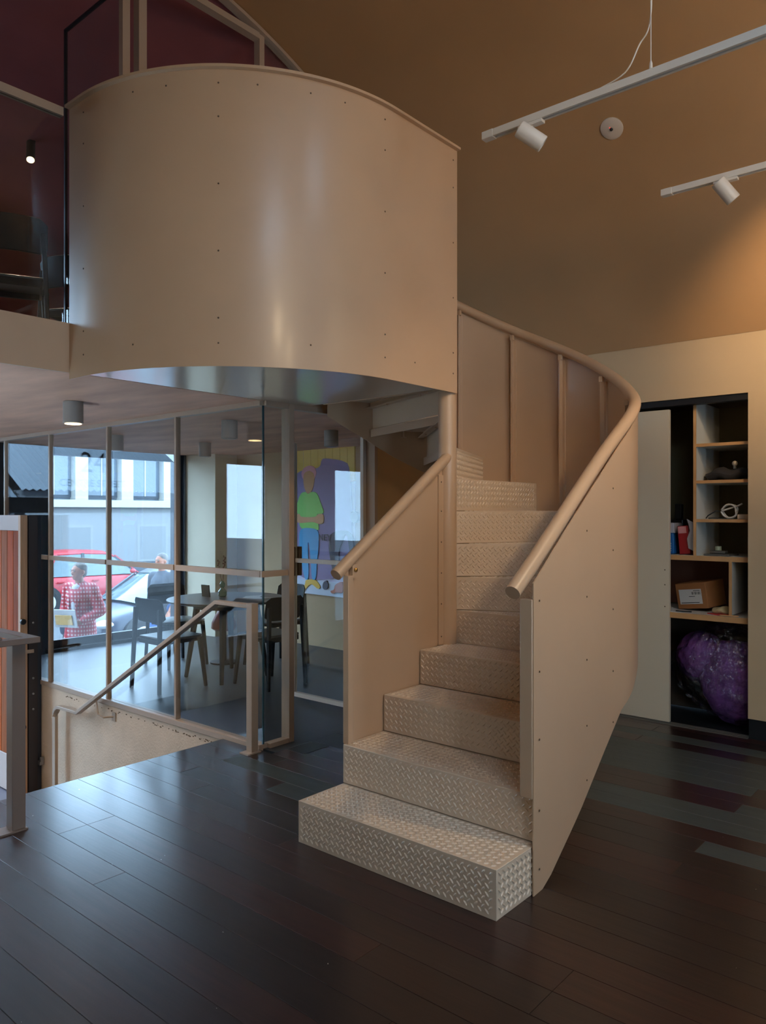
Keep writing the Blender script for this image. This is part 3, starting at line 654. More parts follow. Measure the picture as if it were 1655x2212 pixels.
def downlight(loc, lit, label):
    r = thing('ceiling_downlight', (loc[0], loc[1], ZC - .145), label, 'downlight', 'cylinder downlights on the low ceiling')
    mk('housing', lathe([(.058, 0), (.064, .002), (.064, .143), (.060, .145)], 28, (loc[0], loc[1], ZC - .145)), grey_can, r, smooth=True)
    mk('lens', lathe([(.052, -.004), (.052, -.001)], 24, (loc[0], loc[1], ZC - .145)), lamp_on if lit else lens_off, r)
    if lit: spot(r, 'downlight_beam', (loc[0], loc[1], ZC - .16), (loc[0], loc[1], 0), 30, 110, .7, WARM, .05)
downlight((2.55, 4.89), True, 'lit grey cylinder downlight over the street stairwell outside the glass')
downlight((1.25, 5.6), True, 'added unseen cylinder downlight over the lobby warming the low ceiling')  # second lobby lamp, added out of view to warm the soffit
downlight((3.88, 4.93), False, 'unlit grey cylinder downlight nearest the glass corner')
downlight((4.95, 6.70), False, 'unlit grey cylinder downlight deep in room by pale wall')
downlight((3.92, 6.69), False, 'unlit grey cylinder downlight over window end behind glass')
downlight((4.94, 4.83), False, 'unlit grey cylinder downlight seen through open glass door above mural')
ub = thing('black_spotlight', (3.05, 6.58, 4.62), 'small black spotlight with glowing lens in the dark red upper room', 'spotlight')
ax = Vector((-.25, -.5, -1)).normalized(); pb = Vector((3.05, 6.58, 4.66))
mk('housing', align(lathe([(.03, -.1), (.036, -.095), (.036, .12), (.033, .12)], 18), pb, ax), black, ub, smooth=True)
mk('lens', align(lathe([(.031, .118), (.031, .124)], 18), pb, ax), lamp_dim, ub)
mk('stem', tube([(3.05, 6.58, 4.7), (3.10, 6.62, vault_z(3.1))], .012, 8), black, ub)
spot(ub, 'spotlight_beam', pb + ax * .14, pb + ax * 3, 120, 80, .6, (1, .78, .55))
# round sensor on the vault
sx, sy_ = 4.67, 2.07; sa = math.atan2(vault_z(sx) - VC[1], sx - VC[0]); sn = Vector((-math.cos(sa), 0, -math.sin(sa))); sp = Vector((sx, sy_, vault_z(sx)))
se = thing('ceiling_sensor', sp, 'round pale disc detector on the vaulted ceiling between track lights', 'detector')
mk('disc', align(lathe([(.072, 0), (.072, .008), (.062, .014), (.02, .016)], 32), sp, sn), mat('sensor_plastic', (206, 188, 170), .5), se, smooth=True)
mk('sensor_eye', align(ball((0, 0, .016), .011, n=10, m=6), sp, sn), black, se)
mk('indicator', align(ball((.014, .006, .016), .003, n=8, m=5), sp, sn), mat('red_indicator', (255, 90, 80), .4, emit=(255, 60, 60), estr=1.5), se)

# ================================================================== CUPBOARD IN THE RIGHT WALL
cup_m = mat('white_melamine', (206, 200, 188), .5); ply = mat('plywood_edge', (186, 138, 88), .55, noise=(8, .12)); cback = mat('brown_back_board', (120, 74, 56), .7)
XB = XW + .62
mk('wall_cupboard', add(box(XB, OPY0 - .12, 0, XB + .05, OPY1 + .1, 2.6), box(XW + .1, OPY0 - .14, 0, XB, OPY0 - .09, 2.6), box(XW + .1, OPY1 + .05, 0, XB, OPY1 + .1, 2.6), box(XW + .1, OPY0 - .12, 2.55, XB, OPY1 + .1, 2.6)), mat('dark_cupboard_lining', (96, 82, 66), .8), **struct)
mk('floor', box(XW, OPY0 - .12, -.2, XB + .05, OPY1 + .1, -.002), black, **struct)
tr = thing('door_3', (XW + .04, 2.4, 0), kind='structure')
mk('sliding_panel', box(XW + .03, 2.068, .012, XW + .062, OPY1, 2.31), mat('sliding_door_paint', (198, 182, 156), .55), tr, bevel=.002)
mk('head_track', box(XW + .012, OPY0, OPZ - .045, XW + .085, OPY1, OPZ - .001), black, tr)
mk('floor_track', add(box(XW + .0, OPY0, .0, XW + .012, OPY1, .006), box(XW + .03, OPY0, 0, XW + .036, OPY1, .01), box(XW + .056, OPY0, 0, XW + .062, OPY1, .01)), mat('aluminium_track', (126, 120, 112), .4, metal=.7), tr)
for z in (.86, 1.02, 1.13): mk('screw_cap', align(lathe([(.005, 0), (.004, .002)], 8), (XW + .03, 2.10, z), (-1, 0, 0)), screw_m, tr)
sh = thing('shelf_unit', (XW + .3, 2.0, .78), 'white shelf unit with plywood edges inside the open wall cupboard', 'shelving')
xs0, xs1 = XW + .075, XB - .01
yR, yL = OPY0 - .08, OPY1 + .04
def shelf(y0, y1, z, x0=xs0, name='shelf', t=.022):
    s = mk(name, box(x0 + .006, y0, z - t, xs1, y1, z), cup_m, sh); mk('edge_strip', box(x0, y0, z - t, x0 + .006, y1, z), ply, s)
def upright(y, z0, z1, x0=xs0, t=.02):
    s = mk('upright', box(x0 + .006, y - t / 2, z0, xs1, y + t / 2, z1), cup_m, sh); mk('edge_strip', box(x0, y - t / 2, z0, x0 + .006, y + t / 2, z1), ply, s)
yD = 1.90
for z in (2.05, 1.785, 1.505): shelf(yR, yD - .01, z)
shelf(yR, yL, 1.24, t=.035); upright(yD, 1.24, 2.36); upright(1.655, .83, 1.205); upright(2.30, .83, 1.205)
shelf(yR, yL, .82, x0=xs0 - .03, t=.04)
mk('back_board', box(xs1 - .004, yR, .78, xs1 - .001, yL, 2.36), mat('olive_back_board', (104, 92, 66), .8), sh)
mk('brown_panel', box(xs1 - .012, 1.665, .83, xs1 - .005, 2.29, 1.2), cback, sh)
# things on the shelves
def rbox(name, c, size, rz, m, label, cat, bevel=.003, tilt=0):
    g = box(-size[0] / 2, -size[1] / 2, 0, size[0] / 2, size[1] / 2, size[2])
    o = mk(name, g, m, bevel=bevel, label=label, cat=cat); o.location = c; o.rotation_euler = (0, tilt, rz); return o
card = mat('cardboard', (150, 96, 50), .8, noise=(4, .08)); paperw = mat('white_paper', (200, 196, 190), .7)
cb = thing('cardboard_box', (XW + .34, 1.93, .845), 'brown cardboard parcel with white address label on the lower shelf', 'box')
g = box(-.12, -.125, 0, .12, .125, .19); mk('carton', g, card, None, bevel=.004)
co = bpy.data.objects['carton']; co.location = (0, 0, 0); co.parent = cb
lbl = mk('shipping_label', box(-.1215, -.085, .035, -.1205, .10, .145), paperw); lbl.location = Vector((-.121, .0075, .035)); lbl.parent = cb
bcg = [box(-.1222, -.075 + i * .0085, .105, -.1216, -.075 + i * .0085 + (.003, .005, .002)[i % 3], .125) for i in range(9)] + [box(-.1222, -.06, .043, -.1216, .09, .048), box(-.1222, -.03, .09, -.1216, .02, .094), box(-.1222, -.075, .132, -.1216, -.02, .136)]
bc = mk('barcode', add(*bcg), black, None, kind='stuff'); bc.parent = cb
cb.rotation_euler = (R_(-7), R_(-4), R_(-14))
bb_ = thing('blue_carrier_bag', (XW + .26, 2.17, 1.243), 'blue and white gift bag standing beside red box on shelf', 'bag')
mk('bag_body', prism([(XW + .16, 2.08, 1.243), (XW + .34, 2.08, 1.243), (XW + .33, 2.09, 1.43), (XW + .17, 2.09, 1.43)], (0, .16, 0)), mat('blue_card', (24, 92, 150), .5), bb_, bevel=.004)
mk('white_band', prism([(XW + .158, 2.078, 1.40), (XW + .342, 2.078, 1.40), (XW + .335, 2.085, 1.475), (XW + .165, 2.085, 1.475)], (0, .165, 0)), mat('pale_card', (170, 165, 166), .6), bb_, bevel=.003)
mk('drop_emblem', align(lathe([(.012, 0), (.012, .001)], 8), (XW + .160, 2.115, 1.44), (-1, 0, 0)), MATS['blue_card'], bb_)
mk('white_text_lines', add(*[box(XW + .157, 2.10 + .0, 1.262 + i * .018, XW + .159, 2.135, 1.270 + i * .018) for i in range(4)]), paperw, bb_, kind='stuff')
bt = thing('black_bottle', (XW + .40, 2.15, 1.243), 'tall black square bottle behind the blue gift bag', 'bottle')
mk('bottle_body', box(XW + .36, 2.08, 1.243, XW + .44, 2.18, 1.50), black, bt, bevel=.01); mk('bottle_neck', box(XW + .375, 2.10, 1.50, XW + .425, 2.15, 1.62), black, bt, bevel=.006)
rx = thing('red_box', (XW + .24, 2.0, 1.24), 'red carton with torn white flap leaning at the shelf divider', 'box')
mk('carton', rot(box(XW + .15, 1.955, 1.245, XW + .33, 2.035, 1.455), 'X', R_(-5), (0, 1.995, 1.245)), mat('red_card', (150, 24, 28), .5), rx, bevel=.004)
mk('pink_print', rot(box(XW + .1485, 1.97, 1.40, XW + .1495, 2.03, 1.45), 'X', R_(-5), (0, 1.995, 1.245)), mat('pink_print', (206, 140, 140), .6), rx)
mk('torn_flap', prism([(XW + .135, 1.915, 1.262), (XW + .135, 1.965, 1.29), (XW + .135, 1.975, 1.36), (XW + .135, 1.955, 1.42), (XW + .135, 1.965, 1.47), (XW + .135, 1.975, 1.505), (XW + .135, 1.93, 1.48), (XW + .135, 1.915, 1.43)], (.003, 0, 0)), MATS['pale_card'], rx)
def cable(name, pts, r, m, label, cat='cable'): return mk(name, tube(pts, r, 8), m, smooth=True, angle=80, label=label, cat=cat)
coil = []
for i in range(60):
    a = i * .32; coil.append((XW + .17 + .02 * math.sin(a * .31), 1.685 + (.05 + .006 * math.sin(i)) * math.cos(a), 1.563 + (.05 - .004 * (i % 7) / 7) * math.sin(a)))
coil += [(XW + .17, 1.63, 1.60), (XW + .16, 1.60, 1.615)]
cable('white_cable', coil, .0055, mat('white_cable', (196, 190, 184), .4), 'coiled white cable standing on upper cupboard shelf')
cable('black_cable', [(XW + .2, 1.86, 1.511), (XW + .18, 1.84, 1.53), (XW + .2, 1.79, 1.565), (XW + .22, 1.74, 1.56), (XW + .22, 1.72, 1.52), (XW + .2, 1.78, 1.512), (XW + .16, 1.83, 1.511)], .004, black, 'thin black cable looped beside the white coil')
rbox('white_adapter', (XW + .2, 1.585, 1.506), (.08, .10, .035), .1, mat('cream_plastic', (196, 176, 150), .5), 'cream plastic adapter block at right of white coil', 'adapter')
mk('metal_bracket', add(prism([(XW + .14, 1.86, 1.241), (XW + .3, 1.82, 1.241), (XW + .3, 1.66, 1.241), (XW + .14, 1.68, 1.241)], (0, 0, .012)), prism([(XW + .18, 1.83, 1.255), (XW + .26, 1.80, 1.255), (XW + .25, 1.72, 1.255), (XW + .18, 1.72, 1.255)], (0, 0, .02))), mat('dull_metal', (110, 108, 102), .35, metal=.5), bevel=.004, label='flat dull metal bracket lying on middle cupboard shelf', cat='bracket')
tp = thing('tape_roll', (XW + .22, 1.78, 1.277), 'small pale tape roll on top of the metal bracket', 'tape')
mk('roll', add(lathe([(.013, 0), (.022, 0), (.022, .03), (.013, .03)], 16, (XW + .22, 1.78, 1.277))), mat('pale_tape', (150, 158, 132), .5), tp, smooth=True)
dk = thing('folded_cloth', (XW + .25, 1.72, 1.787), 'crumpled dark folded cloth on the second cupboard shelf', 'cloth')
vv, ff = ball((XW + .25, 1.71, 1.83), .12, .17, .045, 26, 12); rr = random.Random(2)
vv = [(x, y, max(1.788, z + .012 * math.sin(40 * y) + rr.uniform(-.004, .004))) for x, y, z in vv]; mk('cloth_body', (vv, ff), mat('dark_cloth', (46, 40, 38), .9), dk, smooth=True)
pf = thing('light_bulb', (XW + .2, 1.66, 1.87), 'small white round bulb resting on the dark cloth', 'bulb')
mk('globe', ball((XW + .2, 1.66, 1.905), .019), mat('milky_glass', (170, 160, 148), .3), pf, smooth=True); mk('cap', lathe([(.011, 0), (.011, .025)], 12, (XW + .2, 1.66, 1.868)), MATS['dull_metal'], pf)
# loose things on the lower shelf
mk('red_leaflet', prism([(XW + .07, 1.73, .8205), (XW + .12, 1.66, .8205), (XW + .2, 1.69, .8205), (XW + .13, 1.83, .8205)], (0, 0, .006)), mat('red_paper', (180, 24, 22), .5), label='bright red leaflet lying at the edge of the low shelf', cat='leaflet')
mk('paper_sheet', prism([(XW + .07, 2.2, .8205), (XW + .07, 2.01, .8205), (XW + .13, 1.98, .8205), (XW + .16, 2.2, .8205)], (0, 0, .003)), paperw, label='white paper scraps lying at the left of the low shelf', cat='paper')
mk('carpenter_pencil', bar((XW + .085, 2.04, .828), (XW + .10, 1.93, .828), .008, .008), black, label='short dark pencil lying on the white paper scraps', cat='pencil')
mk('wooden_stick', bar((XW + .06, 1.72, .826), (XW + .075, 1.60, .826), .01, .008), ply, label='thin wooden stick right of the red leaflet', cat='stick')
vv, ff = ball((XW + .2, 1.74, .842), .07, .075, .028, 22, 10); vv = [(x, y, max(.8208, z + .008 * math.sin(60 * y + 30 * x))) for x, y, z in vv]
mk('work_glove', (vv, ff), mat('cream_glove', (186, 164, 120), .8), smooth=True, label='crumpled cream work glove beside the cardboard parcel', cat='glove')
# purple bundle in plastic
pbn = thing('wrapped_bundle', (XW + .28, 1.78, 0), 'purple textile bundle wrapped in clear plastic on the cupboard floor', 'bundle')
def lump(c, r, amp, seed, n=70, m=44, fold=0):
    v, f = ball(c, r[0], r[1], r[2], n, m); q = random.Random(seed); ph = [(q.uniform(-14, 14), q.uniform(-14, 14), q.uniform(-14, 14), q.uniform(0, 6)) for _ in range(6)]
    fh = [(q.uniform(-60, 60), q.uniform(-60, 60), q.uniform(-60, 60), q.uniform(0, 6)) for _ in range(5)]; out = []
    for x, y, z in v:
        d = Vector((x - c[0], y - c[1], z - c[2])); k = sum(math.sin(a * x + b * y + e * z + p) for a, b, e, p in ph) / 6
        g = sum(1 - 2 * abs(math.sin(a * x + b * y + e * z + p)) for a, b, e, p in fh) / 5; d *= 1 + amp * k + fold * g
        p = Vector(c) + d; out.append((min(max(p.x, XW + .07), XB - .02), max(OPY0 - .08, p.y), max(.004, p.z)))
    return out, f
mk('purple_textile', lump((XW + .30, 1.66, .32), (.20, .29, .30), .16, 4, fold=.05), mat('purple_textile', (106, 58, 116), .8, noise=(6, .45), bump=(30, .5)), pbn, smooth=True)
mk('purple_fold', lump((XW + .35, 1.93, .47), (.17, .20, .19), .18, 9, fold=.05), MATS['purple_textile'], pbn, smooth=True)
plm = glass('plastic_film', (.93, .92, .96), 1.75, .14); nt = plm.node_tree
nb_ = nt.nodes.new('ShaderNodeBump'); nz_ = nt.nodes.new('ShaderNodeTexNoise'); nz_.inputs['Scale'].default_value = 14; nz_.inputs['Detail'].default_value = 3; nb_.inputs['Strength'].default_value = .9; nb_.inputs['Distance'].default_value = .03
nt.links.new(nz_.outputs[0], nb_.inputs['Height'])
for n in nt.nodes:
    if n.type in ('BSDF_GLOSSY', 'FRESNEL'): nt.links.new(nb_.outputs[0], n.inputs['Normal'])
mk('plastic_wrap', lump((XW + .31, 1.74, .38), (.25, .38, .35), .16, 12, 90, 56, fold=.09), plm, pbn, smooth=True)

# ================================================================== TABLE ROOM
chair_b = mat('black_chair_lacquer', (18, 20, 26), .55, spec=.2); seat_m = mat('grey_seat_lacquer', (70, 70, 72), .4)
def make_chair(name, label, loc, rz, group):
    r = thing(name, (0, 0, 0), label, 'chair', group)
    mk('seat', prism([(-.20, -.19, .445), (.16, -.225, .445), (.215, -.17, .445), (.215, .17, .445), (.16, .225, .445), (-.20, .19, .445)], (0, 0, .02)), seat_m, r, bevel=.008)
    P = []; n = 10; z0, z1 = .60, .81
    for i in range(n + 1):
        y = -.21 + .42 * i / n; P.append((-.245 + .045 * (abs(y) / .21) ** 2.2, y))
    V = []; Fc = []
    for i, (x, y) in enumerate(P):
        e = .035 * max(0, (abs(y) / .21 - .75) / .25) ** 2
        for zz, dx in ((z0 + e, .012), (z1 - e, -.02)): V += [(x + dx, y, zz), (x + dx - .014, y, zz)]
    for i in range(n):
        a = i * 4; b = a + 4
        for p, q in ((0, 2), (2, 3), (3, 1), (1, 0)): Fc.append((a + p, a + q, b + q, b + p))
    Fc += [(0, 1, 3, 2), (n * 4, n * 4 + 2, n * 4 + 3, n * 4 + 1)]
    mk('backrest', (V, Fc), chair_b, r, smooth=True, bevel=.004)
    for s in (-1, 1):
        mk('leg', taper((-.26, s * .215, 0), (-.235, s * .185, .72), .024, .03, .03, .036), chair_b, r, bevel=.003)
        mk('leg', taper((.22, s * .215, 0), (.17, s * .19, .445), .022, .026, .032, .04), chair_b, r, bevel=.003)
    mk('seat_rail', add(box(-.21, -.175, .405, -.19, .175, .445), box(.14, -.17, .41, .16, .17, .445), box(-.2, -.18, .41, .15, -.165, .445), box(-.2, .165, .41, .15, .18, .445)), chair_b, r)
    r.location = loc; r.rotation_euler = (0, 0, rz); return r
ch = make_chair('dining_chair', 'black dining chair with back to the street door, left of round table', (3.99, 5.90, 0), 0, 'chairs round the table')
def chair_copy(loc, rz, label, group='chairs round the table'):
    c = dup(ch); c.location = loc; c.rotation_euler = (0, 0, rz); c['label'] = label; c['group'] = group; return c
chair_copy((4.62, 6.72, 0), R_(-95), 'black dining chair behind the round table by the pale wall')
chair_copy((4.64, 5.33, 0), R_(88), 'black dining chair nearest the open glass door with back to us')
chair_copy((5.26, 5.95, 0), R_(178), 'black dining chair on far right side of the round table')
chair_copy((2.16, 4.93, ZU), R_(65), 'dark chair upstairs behind the glass balustrade at left edge', 'chairs in the upper room')
chair_copy((2.86, 5.30, ZU), R_(30), 'dark chair upstairs half hidden by the landing guard', 'chairs in the upper room')
tb = thing('round_table', (4.58, 5.86, 0), 'round dark grey table with four splayed black legs behind glass', 'table')
mk('tabletop', lathe([(.50, .715), (.55, .728), (.555, .74), (.55, .745)], 48, (4.58, 5.86, 0)), mat('grey_linoleum_top', (84, 84, 88), .35), tb, smooth=True)
for s in (45, 135, 225, 315):
    c, d = math.cos(R_(s)), math.sin(R_(s)); mk('leg', taper((4.58 + .38 * c, 5.86 + .38 * d, 0), (4.58 + .27 * c, 5.86 + .27 * d, .715), .028, .028, .05, .05), chair_b, tb, bevel=.004)
mk('apron', lathe([(.30, .66), (.31, .66), (.31, .715), (.30, .715)], 32, (4.58, 5.86, 0)), chair_b, tb, smooth=True)
vs_ = thing('bud_vase', (4.62, 5.98, .745), 'small green glass vase holding dried stems on round table', 'vase')
mk('vase_body', lathe([(.03, 0), (.042, .012), (.042, .05), (.02, .075), (.014, .085), (.026, .1), (.026, .125), (.015, .14), (.013, .15)], 20, (4.62, 5.98, .745)), mat('green_glass', (104, 150, 124), .12, coat=.5), vs_, smooth=True)
stem = mat('dried_stem', (110, 70, 54), .8)
for i, (dx, dy, h) in enumerate([(-.03, .02, .30), (.01, -.02, .34), (.035, .02, .27)]):
    s_ = mk('stem', tube([(4.62, 5.98, .87), (4.62 + dx * .4, 5.98 + dy * .4, .745 + h * .6), (4.62 + dx, 5.98 + dy, .745 + h)], .003, 6), stem, vs_)
    mk('seed_head', add(*[ball((4.62 + dx + .008 * math.cos(k * 2.1), 5.98 + dy + .008 * math.sin(k * 2.1), .745 + h - .01 + k * .014), .008, .008, .011, 7, 5) for k in range(5)]), stem, s_, smooth=True)
mk('table_sign', rot(box(4.50, 6.02, .7455, 4.512, 6.14, .86), 'Y', R_(-6), (4.5, 6.08, .7455)), mat('dark_card', (44, 52, 56), .5), bevel=.002, label='small dark card sign standing by the green vase', cat='sign')
bk = thing('open_booklet', (4.78, 5.62, .745), 'open white booklet lying at the right of round table', 'booklet')
for s in (-1, 1): mk('page', prism([(4.78, 5.62, .7465), (4.78 + s * .03 + .1, 5.62 + s * .13 - .02, .7465 if s < 0 else .7465), (4.78 + s * .03 - .06, 5.62 + s * .13 + .04, .7465), (4.78 - .16, 5.62 + .06, .7465)][:4], (0, 0, .006)), paperw, bk)
# rust-orange stool shape on a dark foot, standing in for a reflection in the glass
og = thing('reflection_stool', (4.98, 6.42, 0), 'rust orange rounded stool shape standing in for a glass reflection', 'stool')
mk('seat_cone', lathe([(.10, .34), (.13, .36), (.125, .42), (.085, .50), (.06, .545), (.03, .56)], 24, (4.98, 6.42, 0)), mat('rust_orange', (176, 84, 52), .5), og, smooth=True)
mk('pedestal', lathe([(.14, 0), (.14, .015), (.03, .03), (.025, .34)], 24, (4.98, 6.42, 0)), chair_b, og, smooth=True)

# ---- mural on the right wall of the glass room: flat painted shapes
def mpt(px, py):
    k = (px - 827.5) / 1660; a = R_(40.5); v = (math.cos(a) + k * math.sin(a), math.sin(a) - k * math.cos(a)); t = XM / v[0]; return (t * v[1], 1.55 - (py - 1108) * t / 1660)
mu = thing('wall_mural', (XM - .01, 6.2, .5), 'painted mural of standing figure in green shirt and blue trousers', 'mural')
lay = [0]
def round_off(p, n=2):
    for _ in range(n): p = [q for a, b in zip(p, p[1:] + p[:1]) for q in ((a[0] * .78 + b[0] * .22, a[1] * .78 + b[1] * .22), (a[0] * .22 + b[0] * .78, a[1] * .22 + b[1] * .78))]
    return p
def shape(name, rgb, pts):
    if name not in ('mural_ground', 'yellow_board', 'lavender_floor'): pts = round_off(pts)
    lay[0] += 1; d = .006 + .0012 * lay[0]; P = [mpt(*p) for p in pts]
    mk(name, prism([(XM - d, y, z) for y, z in P], (d - .001, 0, 0)), mat('mural_' + name + str(lay[0]), rgb, .6), mu)
shape('mural_ground', (225, 220, 240), [(627, 977), (768, 963), (768, 1000), (768, 1295), (745, 1291), (640, 1278), (627, 1276)])
for i in range(9):
    a = 625 + i * 16; b = a + 15.3; shape('yellow_board', (250, 216, 108), [(a, 976 - i * 1.5), (b, 975 - i * 1.5), (b, 1040), (a, 1040)])
shape('violet_backdrop', (160, 142, 190), [(640, 1025), (655, 1016), (672, 1014), (694, 1010), (697, 992), (706, 990), (740, 994), (760, 1005), (763, 1150), (755, 1250), (640, 1252), (632, 1180), (634, 1140), (630, 1100), (632, 1050)])
shape('violet_edge', (116, 92, 146), [(632, 1032), (642, 1020), (646, 1060), (646, 1240), (636, 1250), (630, 1180), (634, 1130), (629, 1080)])
shape('lavender_floor', (224, 234, 250), [(645, 1250), (768, 1262), (768, 1294), (745, 1291), (645, 1279)])
shape('hair', (240, 172, 182), [(655, 1030), (654, 1020), (660, 1010), (672, 1005), (682, 1009), (687, 1020), (684, 1031), (680, 1038), (660, 1038)])
shape('face', (216, 162, 110), [(658, 1034), (660, 1022), (671, 1016), (681, 1022), (683, 1034), (679, 1056), (674, 1064), (672, 1070), (667, 1070), (664, 1062), (660, 1052)])
shape('shirt', (156, 236, 108), [(653, 1065), (664, 1062), (668, 1068), (676, 1062), (688, 1064), (697, 1090), (704, 1108), (692, 1112), (688, 1108), (692, 1140), (691, 1146), (650, 1144), (651, 1110), (645, 1110), (644, 1090)])
shape('forearm', (232, 172, 116), [(644, 1110), (651, 1110), (653, 1117), (686, 1117), (690, 1110), (703, 1110), (703, 1130), (694, 1133), (680, 1127), (655, 1130), (645, 1129)])
shape('trousers', (76, 178, 236), [(650, 1146), (660, 1140), (680, 1141), (692, 1146), (692, 1180), (688, 1215), (686, 1252), (677, 1252), (675, 1210), (671, 1172), (668, 1172), (671, 1252), (662, 1252), (655, 1215), (650, 1180)])
shape('shoe', (250, 200, 74), [(664, 1251), (687, 1252), (697, 1268), (691, 1273), (679, 1262), (673, 1262), (664, 1272), (660, 1280), (657, 1272), (663, 1262)])
shape('dark_trousers', (92, 86, 104), [(721, 1146), (768, 1146), (768, 1250), (760, 1200), (755, 1160), (750, 1152), (744, 1168), (735, 1190), (737, 1225), (724, 1240), (718, 1210), (713, 1178)])
shape('dark_head', (120, 108, 96), [(761, 1110), (768, 1104), (776, 1108), (778, 1118), (774, 1128), (766, 1131), (761, 1122)])
shape('dark_bird', (70, 80, 104), [(704, 1256), (709, 1253), (714, 1262), (712, 1271), (706, 1274), (701, 1270), (701, 1262)])
shape('coral_hand', (214, 132, 110), [(728, 1262), (745, 1254), (745, 1282), (732, 1279), (722, 1283), (717, 1276), (726, 1274)])
tg = text_geo('NEY', .11); y_, z_ = mpt(706, 1168)
mk('lettering', xf(tg, Matrix.Translation((XM - .034, y_, z_)) @ Matrix(((0, 0, -1, 0), (-1, 0, 0, 0), (0, 1, 0, 0), (0, 0, 0, 1)))), MATS['mural_dark_trousers' + str(lay[0] - 3)], mu)

# ================================================================== STREET
mk('pavement', box(-14, YF + .3, STREET - .2, 30, 10.95, STREET), mat('pavement_grey', (92, 92, 92), .8, noise=(2, .08)), **struct)
mk('kerb', box(-14, 10.95, STREET - .2, 30, 11.1, STREET), mat('kerb_stone', (102, 102, 100), .8), **struct)
mk('road', box(-14, 11.1, STREET - .3, 30, 20.2, STREET - .08), mat('asphalt', (68, 70, 73), .8, noise=(6, .1)), **struct)
mk('pavement', box(-14, 20.2, STREET - .2, 30, 21.6, STREET + .02), MATS['pavement_grey'], **struct)
mk('ground', box(-40, 21.6, STREET - .3, 50, 60, STREET), MATS['asphalt'], **struct)
bwall = mat('pale_blue_render', (97, 97, 97), .8); bwhite = mat('white_trim_paint', (146, 144, 137), .7); bdark = mat('dark_plinth', (48, 53, 60), .8)
bw_gl = mat('far_window_glass', (57, 68, 77), .08, spec=.6)
BY = 21.6
ob = thing('office_building', (14, BY, STREET), 'pale blue office building with white pilasters across the street', 'building')
mk('wall', box(5.5, BY, STREET, 22, BY + 4, 1.72), bwall, ob); mk('plinth', box(5.5, BY - .04, STREET, 22, BY, .02), bdark, ob)
mk('ledge', box(5.5, BY - .14, 1.72, 22, BY + .5, 1.94), bwhite, ob)
mk('upper_wall', box(5.5, BY + .25, 1.94, 22, BY + 4, 3.5), mat('recess_render', (85, 92, 99), .8), ob)
mk('cornice', box(5.5, BY - .1, 3.38, 22, BY + 4, 3.85), bwhite, ob); mk('parapet', box(5.5, BY, 3.85, 22, BY + 4, 4.6), bwall, ob)
for i in range(10):
    xx = 7.0 + i * 1.5; mk('pilaster', box(xx - .2, BY - .06, 1.94, xx + .2, BY + .25, 3.38), bwhite, ob)
    if i < 9:
        wn = mk('window', box(xx + .22, BY + .18, 2.02, xx + 1.28, BY + .25, 3.34), bdark, ob)
        mk('pane', box(xx + .27, BY + .165, 2.08, xx + 1.23, BY + .18, 3.3), bw_gl, wn); mk('glazing_bar', box(xx + .73, BY + .15, 2.08, xx + .77, BY + .165, 3.3), bwhite, wn)
# houses with corrugated roofs farther left, seen mirrored in the glass
def corr_roof(x0, x1, y0, z0, y1, z1, pitch=.2, amp=.03):
    n = int((x1 - x0) / pitch * 4); V = []; Fc = []
    for i in range(n + 1):
        xx = x0 + (x1 - x0) * i / n; h = amp * math.sin(2 * PI * i / 4); V += [(xx, y0, z0 + h), (xx, y1, z1 + h)]
    for i in range(n): Fc.append((2 * i, 2 * i + 2, 2 * i + 3, 2 * i + 1))
    return V, Fc
irn = mat('corrugated_iron', (109, 117, 124), .45, metal=.3)
for i, (x0, x1, rz) in enumerate([(-9, -3.2, 2.2), (-2.9, 4.6, 1.7)]):
    h = thing('cottage', ((x0 + x1) / 2, BY + 1, STREET), ['white walled cottage with corrugated iron roof farther down the street', 'low white building with corrugated roof next to office block'][i], 'building')
    mk('wall', box(x0, BY, STREET, x1, BY + 5, rz), mat('cottage_wall_%d' % i, (124, 126, 129), .8), h)
    mk('eaves_band', box(x0 - .1, BY - .12, rz - .16, x1 + .1, BY, rz + .02), bdark, h)
    mk('roof', corr_roof(x0 - .2, x1 + .2, BY - .25, rz, BY + 2.6, rz + 1.7), irn, h); mk('roof', corr_roof(x0 - .2, x1 + .2, BY + 5.2, rz, BY + 2.6, rz + 1.7), irn, h)
    for k in range(2):
        wx = x0 + 1.2 + k * 2.6; w_ = mk('window', box(wx, BY - .05, .0, wx + 1.1, BY, 1.2), bwhite, h); mk('pane', box(wx + .08, BY - .06, .08, wx + 1.02, BY - .05, 1.12), bw_gl, w_)
pl = thing('power_pole', (-1.0, 20.6, STREET), 'tall street pole standing before the corrugated cottages', 'pole')
mk('shaft', lathe([(.12, 0), (.09, 7)], 12, (-1.0, 20.6, STREET)), mat('grey_timber', (99, 95, 92), .8), pl, smooth=True); mk('cross_arm', box(-1.9, 20.55, 5.6, -.1, 20.65, 5.75), MATS['grey_timber'], pl)

